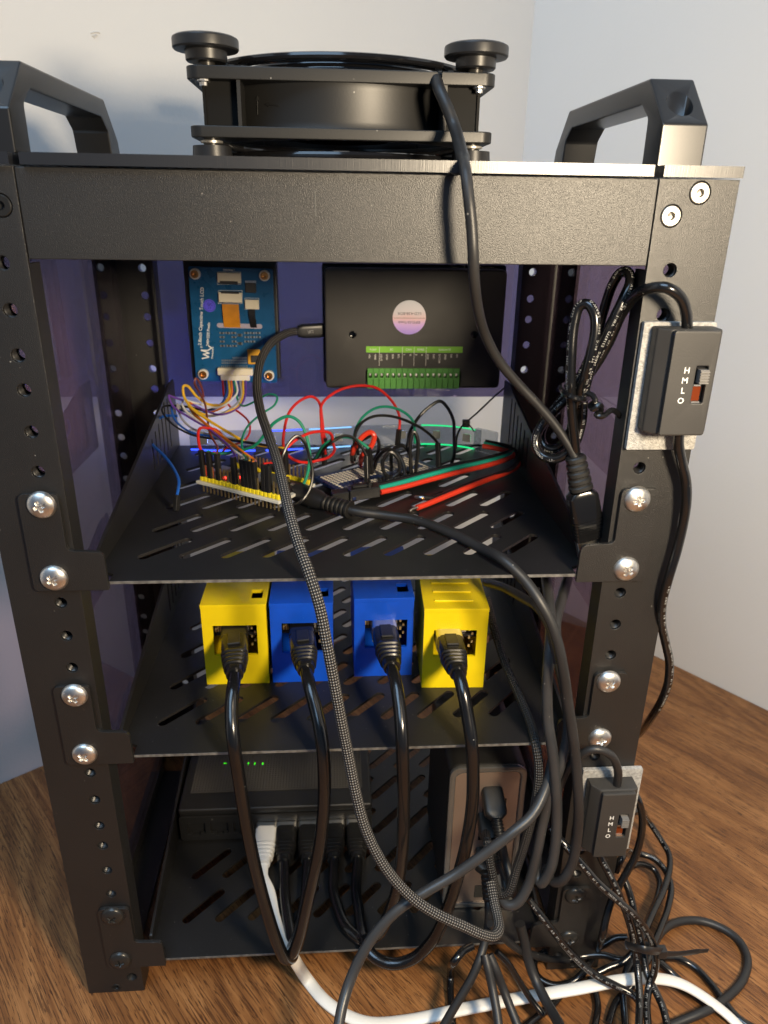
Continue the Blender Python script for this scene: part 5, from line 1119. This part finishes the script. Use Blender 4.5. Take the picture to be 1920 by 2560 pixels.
c, tp = dtop(12.4, 0, lean=-.05); jumper('green jumper wire making a tall loop behind the braided cable', 'green', [LW(4)] + J([(850, 300, 170), (890, 342, 165), (1000, 302, 158), (1130, 235, 150), (1200, 262, 146), (1180, 330, 143), (1050, 420, 137), (940, 520, 128), (890, 620, 117), (885, 720, 107), (920, 820, 98)]) + [tp], [(c, tp)])
c, tp = dtop(11.4, 0, lean=-.05); jumper('white jumper wire sweeping left then down to the yellow header', 'white', [LW(4.5)] + J([(840, 220, 173), (760, 312, 166), (660, 355, 160), (480, 320, 151), (372, 296, 145), (345, 318, 142), (380, 390, 137), (480, 470, 130), (620, 590, 118), (780, 720, 106), (890, 800, 99)]) + [tp], [(c, tp)])
c, tp = dtop(9, 0, lean=-.03); jumper('purple jumper wire with the widest swing to the left', 'purple', [LW(8)] + J([(910, 260, 171), (860, 350, 166), (700, 420, 158), (550, 382, 151), (380, 302, 145), (262, 262, 141), (225, 250, 139), (262, 342, 137), (420, 452, 129), (600, 560, 118), (760, 700, 105), (830, 805, 99)]) + [tp], [(c, tp)])
ctop = [dtop(11 + k, 1, lean=-.02) for k in range(4)]
jumper('yellow jumper wire with the highest loop by the display board corner', 'yellow', [LW(2)] + J([(770, 240, 173), (720, 320, 166), (600, 332, 158), (480, 262, 150), (392, 162, 146), (355, 165, 143), (360, 250, 140), (430, 360, 133), (580, 470, 125), (780, 590, 117), (930, 670, 116)]) + [ctop[3][1]], [ctop[3]], r=.75)
jumper('grey jumper wire drooping below the white one', 'grey', [LW(6)] + J([(875, 250, 172), (820, 335, 166), (640, 430, 156), (430, 412, 147), (322, 352, 142), (300, 322, 140), (322, 420, 136), (400, 520, 131), (520, 580, 126), (700, 622, 121), (850, 650, 118)]) + [ctop[2][1]], [ctop[2]])
jumper('black jumper wire bowing low at the left of the wire bundle', 'black', [LW(1)] + J([(740, 220, 173), (700, 320, 166), (560, 382, 156), (400, 352, 148), (172, 350, 140), (165, 392, 138), (250, 500, 133), (400, 590, 128), (560, 630, 124), (720, 642, 120)]) + [ctop[1][1]], [ctop[1]])
jumper('dark blue jumper wire just above the black one', 'blue', [LW(1.4)] + J([(745, 220, 173), (690, 330, 165), (540, 400, 155), (300, 372, 145), (252, 340, 142), (266, 440, 138), (340, 530, 132), (440, 585, 128), (600, 615, 123), (760, 650, 119)]) + [ctop[0][1]], [ctop[0]])
jumper('red jumper wire curling behind the wire bundle', 'red', [LW(0)] + J([(725, 260, 172), (770, 342, 168), (860, 402, 162), (940, 480, 154), (955, 570, 145), (910, 650, 136), (820, 690, 128), (740, 720, 120), (690, 780, 116), (640, 790, 114), (630, 750, 114)]))
c, tp = dtop(4.6, 0, lean=-.02); jumper('brown jumper wire with a narrow loop beside the display board', 'brown', J([(540, 262, 156), (520, 180, 159), (485, 105, 161), (465, 95, 161), (455, 132, 160), (500, 222, 153), (548, 320, 145), (570, 450, 131), (600, 600, 116), (660, 710, 106)]) + [tp], [(c, tp)])
c, tp = dtop(0.4, 0, lean=-.06); jumper('red jumper wire standing on the far left pin of the header', 'red', [tp] + J([(497, 690, 103), (488, 600, 107), (502, 548, 111), (560, 540, 117), (650, 560, 122), (705, 610, 126), (720, 680, 126)]), [(c, tp)], r=.8)
c, tp = dtop(2.4, 0, lean=-.05); jumper('green jumper wire running low then arching over the braided cable', 'green', [tp] + J([(640, 775, 106), (780, 760, 109), (905, 737, 106), (1010, 690, 102), (1110, 570, 99), (1180, 490, 98), (1300, 436, 98), (1395, 480, 97), (1460, 600, 95), (1492, 760, 92), (1480, 930, 90), (1425, 1085, 88)]), [(c, tp)], r=.85)
c, tp = dtop(16.6, 0, lean=.02); jumper('red jumper wire crossing the braided cable in two big loops', 'red', [tp] + J([(1185, 850, 82), (1240, 770, 84), (1380, 642, 90), (1540, 576, 98), (1680, 590, 106)]) + K([(215, 560, 112), (225, 610, 116), (180, 662, 118), (80, 690, 118)]) + J([(1500, 852, 115), (1390, 842, 112), (1300, 790, 112), (1258, 700, 114), (1265, 560, 118), (1310, 400, 124), (1400, 300, 130), (1510, 258, 136), (1580, 312, 140), (1605, 450, 140), (1622, 600, 138)]) + K([(155, 520, 137)]), [(c, tp)] + [tuple(K([(152, 720, 136), (152, 520, 137)]))], r=.8)
c, tp = dtop(17.7, 0, lean=.02); jumper('black jumper wire arching over the barrel plug', 'black', [tp] + J([(1225, 870, 80), (1255, 780, 81), (1310, 670, 84), (1385, 610, 86), (1445, 665, 86), (1492, 800, 82), (1520, 950, 78), (1490, 1100, 74), (1410, 1210, 71), (1345, 1240, 74)]), [(c, tp)], r=.8)
pl_ = J([(290, 1285, 1001.5), (298, 1145, 74)]); jumper('blue jumper wire ending loose on the shelf at the left', 'blue', J([(300, 432, 148), (180, 435, 144), (82, 500, 138), (45, 590, 131), (80, 690, 121), (180, 790, 108), (270, 910, 93), (315, 1020, 82), (308, 1100, 76)]) + [pl_[1]], [tuple(pl_)], r=.8)
# perforated board
PO = Vector((5.2, 84.5, 0)); PU = Vector((.83, .558, 0)).normalized(); PV = Vector((-PU.y, PU.x, 0)); PZ_ = SH6 + 3.6
PM = Mx((PO.x, PO.y, PZ_), PU, PV, Vector((0, 0, 1)))
pb = thing('perfboard', 'dark blue perforated prototype board with gold pads on the top shelf', 'circuit board', (PO.x + 20, PO.y + 30, SH6))
mb = MB(); plateXY(mb, rrect(-2, 66, -2, 37, 1, 2), [circ(0.6, 35, 1.3, 12), circ(63.5, 0.5, 1.3, 12)], -1.6, 0, .1, PM); finish('board', mb, 'pcb_dark', pb)
mb = MB()
for i in range(25):
    for j in range(14):
        if j in (6, 7) and i % 12: continue
        mb.lathe([(.98, .02), (.9, .14), (.45, .12), (.4, -.2)], PM @ Matrix.Translation((1.8 + i * 2.54 * .985, 1.2 + j * 2.5, 0)), 8)
finish('pads', mb, 'pad_silver', pb, recalc=False)['kind'] = 'stuff'
mb = MB()
for i, (a_, b_, s) in enumerate(((3, 33, 'J03'), (12, 0, 'A 1 5 10'), (40, 17.5, '+ - + -'))): text(mb, s, 1.6, PM @ Vector((a_, b_, .05)), PU, PV)
finish('board_print', mb, 'silk', pb, recalc=False, smooth=0)
mb = MB(); mb.rbox(2, 60, 6, 30, -3.5, -1.65, .3, PM, seg=1); finish('underside_parts', mb, 'pcb_black', pb, smooth=0)
mb = MB()
for q in range(10): mb.rbox(24 + q * 2.54 - .6, 24 + q * 2.54 + .6, 9, 11, 0.05, 2.2, .2, PM, seg=1)
finish('header', mb, 'pcb_black', pb, smooth=0)
def V4(zx, zy, h=5.0): return K([(zx, zy, 1000 + h)])[0]
pl_ = K([(690, 590, 130), (704, 455, 128)]); jumper('red jumper wire rising in the highest arch below the display case', 'red', K([(160, 640, 130), (135, 520, 132), (128, 400, 134), (130, 275, 138), (200, 200, 142), (300, 150, 146), (430, 130, 148), (545, 152, 146), (640, 232, 142), (695, 322, 136), (710, 400, 130)]) + [pl_[1]], [tuple(pl_)], r=.8)
pl_ = K([(362, 690, 122), (368, 575, 124)]); jumper('green jumper wire arching over the perforated board', 'green', [pl_[1]] + K([(378, 470, 127), (430, 370, 131), (520, 302, 134), (610, 286, 135), (720, 316, 135), (800, 382, 133), (822, 470, 130), (820, 560, 126)]), [tuple(pl_)], r=.75)
pl_ = K([(998, 735, 118), (990, 555, 121)]); jumper('black jumper wire in a flat arch over the perforated board', 'black', K([(370, 590, 121), (385, 480, 124), (430, 405, 127), (510, 360, 130), (600, 352, 131), (720, 376, 130), (870, 446, 127), (950, 510, 124)]) + [pl_[1]], [tuple(pl_)], r=.8)
jumper('thick black wire in a pointed arch at the right end of the perforated board', 'black', [V4(765, 570, 4)] + K([(800, 440, 136), (860, 352, 140), (950, 272, 142), (1010, 246, 142), (1060, 290, 140), (1105, 382, 136), (1112, 500, 130), (1112, 640, 124)]) + [V4(1085, 730, 3)], r=1.0)
jumper('short thick red wire looped on the left of the perforated board', 'thickred', [V4(360, 690, 4)] + K([(372, 600, 119), (430, 512, 123), (492, 476, 126), (520, 502, 126), (502, 572, 122), (440, 642, 116)]) + [V4(415, 710, 4)], r=1.5)
pl_ = K([(468, 845, 1004.2), (462, 650, 108)]); jumper('green jumper wire crossing left of the perforated board', 'green', [V4(80, 672, 9)] + K([(160, 562, 112), (270, 512, 114), (370, 522, 113), (440, 565, 111)]) + [K([(480, 595, 110)])[0]], [tuple(K([(500, 780, 1004.2), (478, 595, 110)]))], r=.85)
jumper('black jumper wire following the green one onto the perforated board', 'black', [V4(100, 665, 9)] + K([(190, 562, 109), (300, 502, 112), (370, 520, 112), (430, 590, 110)]) + [pl_[1]], [tuple(pl_)], r=.8)
LP = ((('black wire loop nearest the plug on the perforated board', [(520, 745), (552, 655), (622, 602), (690, 632), (738, 720), (745, 805)])), ('round black wire loop in the middle of the perforated board', [(640, 815), (592, 770), (585, 690), (640, 622), (700, 682), (702, 770), (655, 810)]), ('black wire loop behind the round one on the perforated board', [(648, 760), (655, 612), (728, 572), (788, 650), (790, 795)]), ('narrow upright black wire loop on the perforated board', [(790, 795), (792, 530), (815, 472), (842, 530), (826, 795)]), ('black wire loop behind the thick red loop', [(400, 640), (400, 560), (470, 512), (510, 496), (552, 540), (550, 620), (512, 690)]))
for lb, pts in LP:
    n_ = len(pts); P = []
    e0 = V4(pts[0][0], pts[0][1], 4); e1 = V4(pts[-1][0], pts[-1][1], 4)
    for k, (a_, b_) in enumerate(pts): f = k / (n_ - 1); P.append(K([(a_, b_, e0.y * (1 - f) + e1.y * f + 2 * math.sin(math.pi * f))])[0])
    jumper(lb, 'black', P, r=1.05, group='black wire loops on the perforated board')
# three-core LED lead, its connector and the spare power pair
H = lambda pts: zp(z4, [(a_, b_, 1000 + h_) for a_, b_, h_ in pts])
lead = thing('led_strip_lead', 'flat black, green and red lead from the clear light strip to a black connector', 'wire', V4(900, 840, 3))
for nm, pts in (('black', [(540, 868, 7), (700, 830, 7), (900, 775, 7), (1100, 722, 7.5), (1300, 682, 8), (1450, 645, 9), (1535, 610, 10), (1525, 590, 11), (1440, 565, 12), (1340, 545, 13)]), ('thickgreen', [(552, 892, 6), (720, 850, 6), (920, 795, 6), (1120, 742, 6.5), (1320, 700, 7), (1470, 660, 8), (1545, 622, 9), (1530, 600, 10), (1430, 578, 11), (1330, 560, 12)]), ('thickred', [(566, 920, 5), (740, 880, 5), (940, 825, 5), (1140, 772, 5.5), (1340, 725, 6), (1490, 680, 7), (1552, 645, 8), (1520, 620, 9), (1420, 595, 10), (1320, 578, 11)])):
    mb = MB(); mb.tube(spline(H(pts), 1.3), 1.45, 10); finish('core', mb, 'wire_' + nm, lead, recalc=False)
e0, e1 = H([(330, 925, 4.5), (556, 893, 6)]); d = (e1 - e0).normalized(); xv = d.cross(Vector((0, 0, 1))).normalized(); CM = Mx(e0, d, xv * -1, Vector((0, 0, 1))); L_ = (e1 - e0).length
mb = MB(); mb.rbox(0, L_, -4.2, 4.2, -3.4, 2.6, .5, CM, seg=1); mb.rbox(2, L_ * .75, -1.8, 1.8, 2.61, 4.2, .4, CM, seg=1); mb.box(L_ * .62, L_ * .7, -3.4, 3.4, 2.61, 5.2, CM); cn = finish('connector', mb, 'black_satin', lead, smooth=0)
mb = MB(); mb.rbox(-9, -.2, -3.6, 3.6, -3.2, 1.8, .4, CM, seg=1); finish('connector_nose', mb, 'black_plastic', cn, smooth=0)
sp = thing('spare_power_wires', 'thick red and black wire pair ending in stripped tips on the shelf', 'wire', V4(1000, 980, 2))
for nm, pts in (('thickred', [(838, 1035, 2.2), (920, 1005, 2), (1010, 968, 2), (1200, 890, 2), (1380, 820, 2.4), (1500, 775, 3), (1575, 735, 4), (1590, 690, 5.5), (1560, 640, 8)]), ('black', [(885, 960, 3), (950, 965, 2), (1020, 945, 2), (1130, 895, 2), (1290, 835, 2.4), (1440, 785, 3.4), (1545, 735, 5), (1582, 670, 7), (1555, 610, 9.5), (1480, 580, 11)])):
    mb = MB(); mb.tube(spline(H(pts), 1.3), 1.5, 10); finish('core', mb, 'wire_' + nm, sp, recalc=False)
mb = MB(); mb.tube(spline(H([(845, 1032, 2.2), (800, 1045, 2), (782, 1062, 1.2)]), 1), .8, 8); finish('stripped_tip', mb, 'tin', sp, recalc=False)
mb = MB(); mb.tube(spline(H([(890, 962, 3), (855, 958, 3), (825, 955, 2.6)]), 1), .9, 8); finish('stripped_tip', mb, 'tin', sp, recalc=False)
mb = MB(); mb.tube(spline(H([(882, 958, 3.6), (876, 968, 3), (890, 975, 2), (960, 975, 1.6)]), 1), .5, 8); finish('copper_strand', mb, 'copper', sp, recalc=False)
# clear flexible light strip: sleeve, glowing edges and the light chips
ls_ = thing('light_strip', 'clear flexible light strip glowing blue at the left and green at the right', 'light strip', (0, 176, SH6))
lp = spline(zp(z3, [(425, 740, 1000.6), (700, 752, 1000.6), (1100, 748, 1000.6)]) + zp(z4, [(110, 598, 1000.6), (400, 580, 1000.6), (700, 570, 1000.6), (950, 568, 1000.6), (1100, 578, 1000.6), (1220, 596, 1000.6), (1300, 615, 1000.6)]), 2)
HH = 13.5
T_, N_, B_, S_ = frames(lp, Vector((0, -1, 0)))
vs = []; fs = []
for i, p in enumerate(lp):
    nn = Vector((N_[i].x, N_[i].y, 0)).normalized() * .9
    vs += [p - nn, p + nn, p + nn + Vector((0, 0, HH)), p - nn + Vector((0, 0, HH))]
for i in range(len(lp) - 1):
    for q in range(4): fs.append((4 * i + q, 4 * i + (q + 1) % 4, 4 * i + 4 + (q + 1) % 4, 4 * i + 4 + q))
mb = MB(); mb.add(vs, fs + [(3, 2, 1, 0), tuple(4 * (len(lp) - 1) + k for k in range(4))]); finish('sleeve', mb, 'clear_sleeve', ls_, smooth=40)
Ltot = S_[-1]
def seg(f0, f1, dz): return [lp[i] + Vector((0, 0, dz)) for i in range(len(lp)) if f0 <= S_[i] / Ltot <= f1]
for f0, f1, m_ in ((0.0, .22, 'led_blue'), (.24, .38, 'led_blue'), (.39, .55, 'led_cyan'), (.78, .985, 'led_green')):
    for dz in (0.45, HH - .45):
        if m_ == 'led_blue' and dz > 5 and f0 == 0: continue
        mb = MB(); mb.tube(seg(f0, f1, dz), .5, 6); finish('glowing_edge', mb, m_, ls_, recalc=False)
for k in range(9):
    f = .05 + k * .112; i = min(range(len(lp)), key=lambda q: abs(S_[q] / Ltot - f)); p = lp[i]
    mb = MB(); M = Mx(p + Vector((0, 0, HH / 2)), T_[i], N_[i], Vector((0, 0, 1))); mb.box(-2.5, 2.5, -.3, .35, -2.5, 2.5, M); lc = finish('light_chip', mb, 'nylon_white', ls_, smooth=0)
    mb = MB(); mb.box(-2.2, 2.2, -.42, -.32, -2.2, 2.2, M); finish('emitter', mb, 'chip_blue' if k < 4 else 'chip_white' if k < 7 else 'chip_green', lc, smooth=0)
p = lp[-1]; mb = MB(); M = Mx(p, T_[-1], N_[-1], Vector((0, 0, 1))); mb.rbox(-4, 12, -2.2, 2.2, -.3, HH + 1, .8, M, seg=1); finish('end_cap', mb, 'clear_sleeve', ls_, smooth=0)
# small cable tie hanging at the far right
ct = thing('cable_tie', 'small black cable tie hanging slack at the far right corner of the top shelf', 'zip tie', K([(1200, 410, 160)])[0])
mb = MB(); mb.tube(spline(K([(1480, 150, 186), (1390, 230, 176), (1290, 325, 166), (1205, 400, 158), (1160, 445, 154), (1130, 520, 150), (1125, 600, 146)]), 1.2), .9, 8, flat=.5); finish('strap', mb, 'black_satin', ct, recalc=False)
q = K([(1200, 410, 158)])[0]; mb = MB(); mb.rbox(q.x - 2.2, q.x + 2.2, q.y - 1.8, q.y + 1.8, q.z - 2.2, q.z + 2.2, .5, seg=1); finish('head', mb, 'black_satin', ct, smooth=0)
mb = MB(); mb.tube(spline(K([(1210, 410, 157), (1240, 440, 155), (1258, 470, 153)]), 1), .8, 8, flat=.5); finish('tail', mb, 'black_satin', ct, recalc=False)
bpy.context.view_layer.update()

# faint scuff on the wall above the left handle
nL = Vector((-0.595, 0.804, 0)); mb = MB()
for a_, b_ in (((196, 72), (206, 69)), ((206, 69), (216, 71)), ((198, 78), (210, 76)), ((203, 82), (208, 74))):
    q_ = []
    for x_, y_ in (a_, ((a_[0] + b_[0]) / 2, (a_[1] + b_[1]) / 2 - 1), b_):
        d = ray(x_, y_); q_.append(CAMP + d * (nL.dot(CORN - Vector((CAMP.x, CAMP.y, 0))) / nL.dot(d)))
    mb.tube(q_, .45, 6, up=Vector((0, 0, 1)))
finish('scuff_mark', mb, 'scuff', bpy.data.objects['wall_left'])
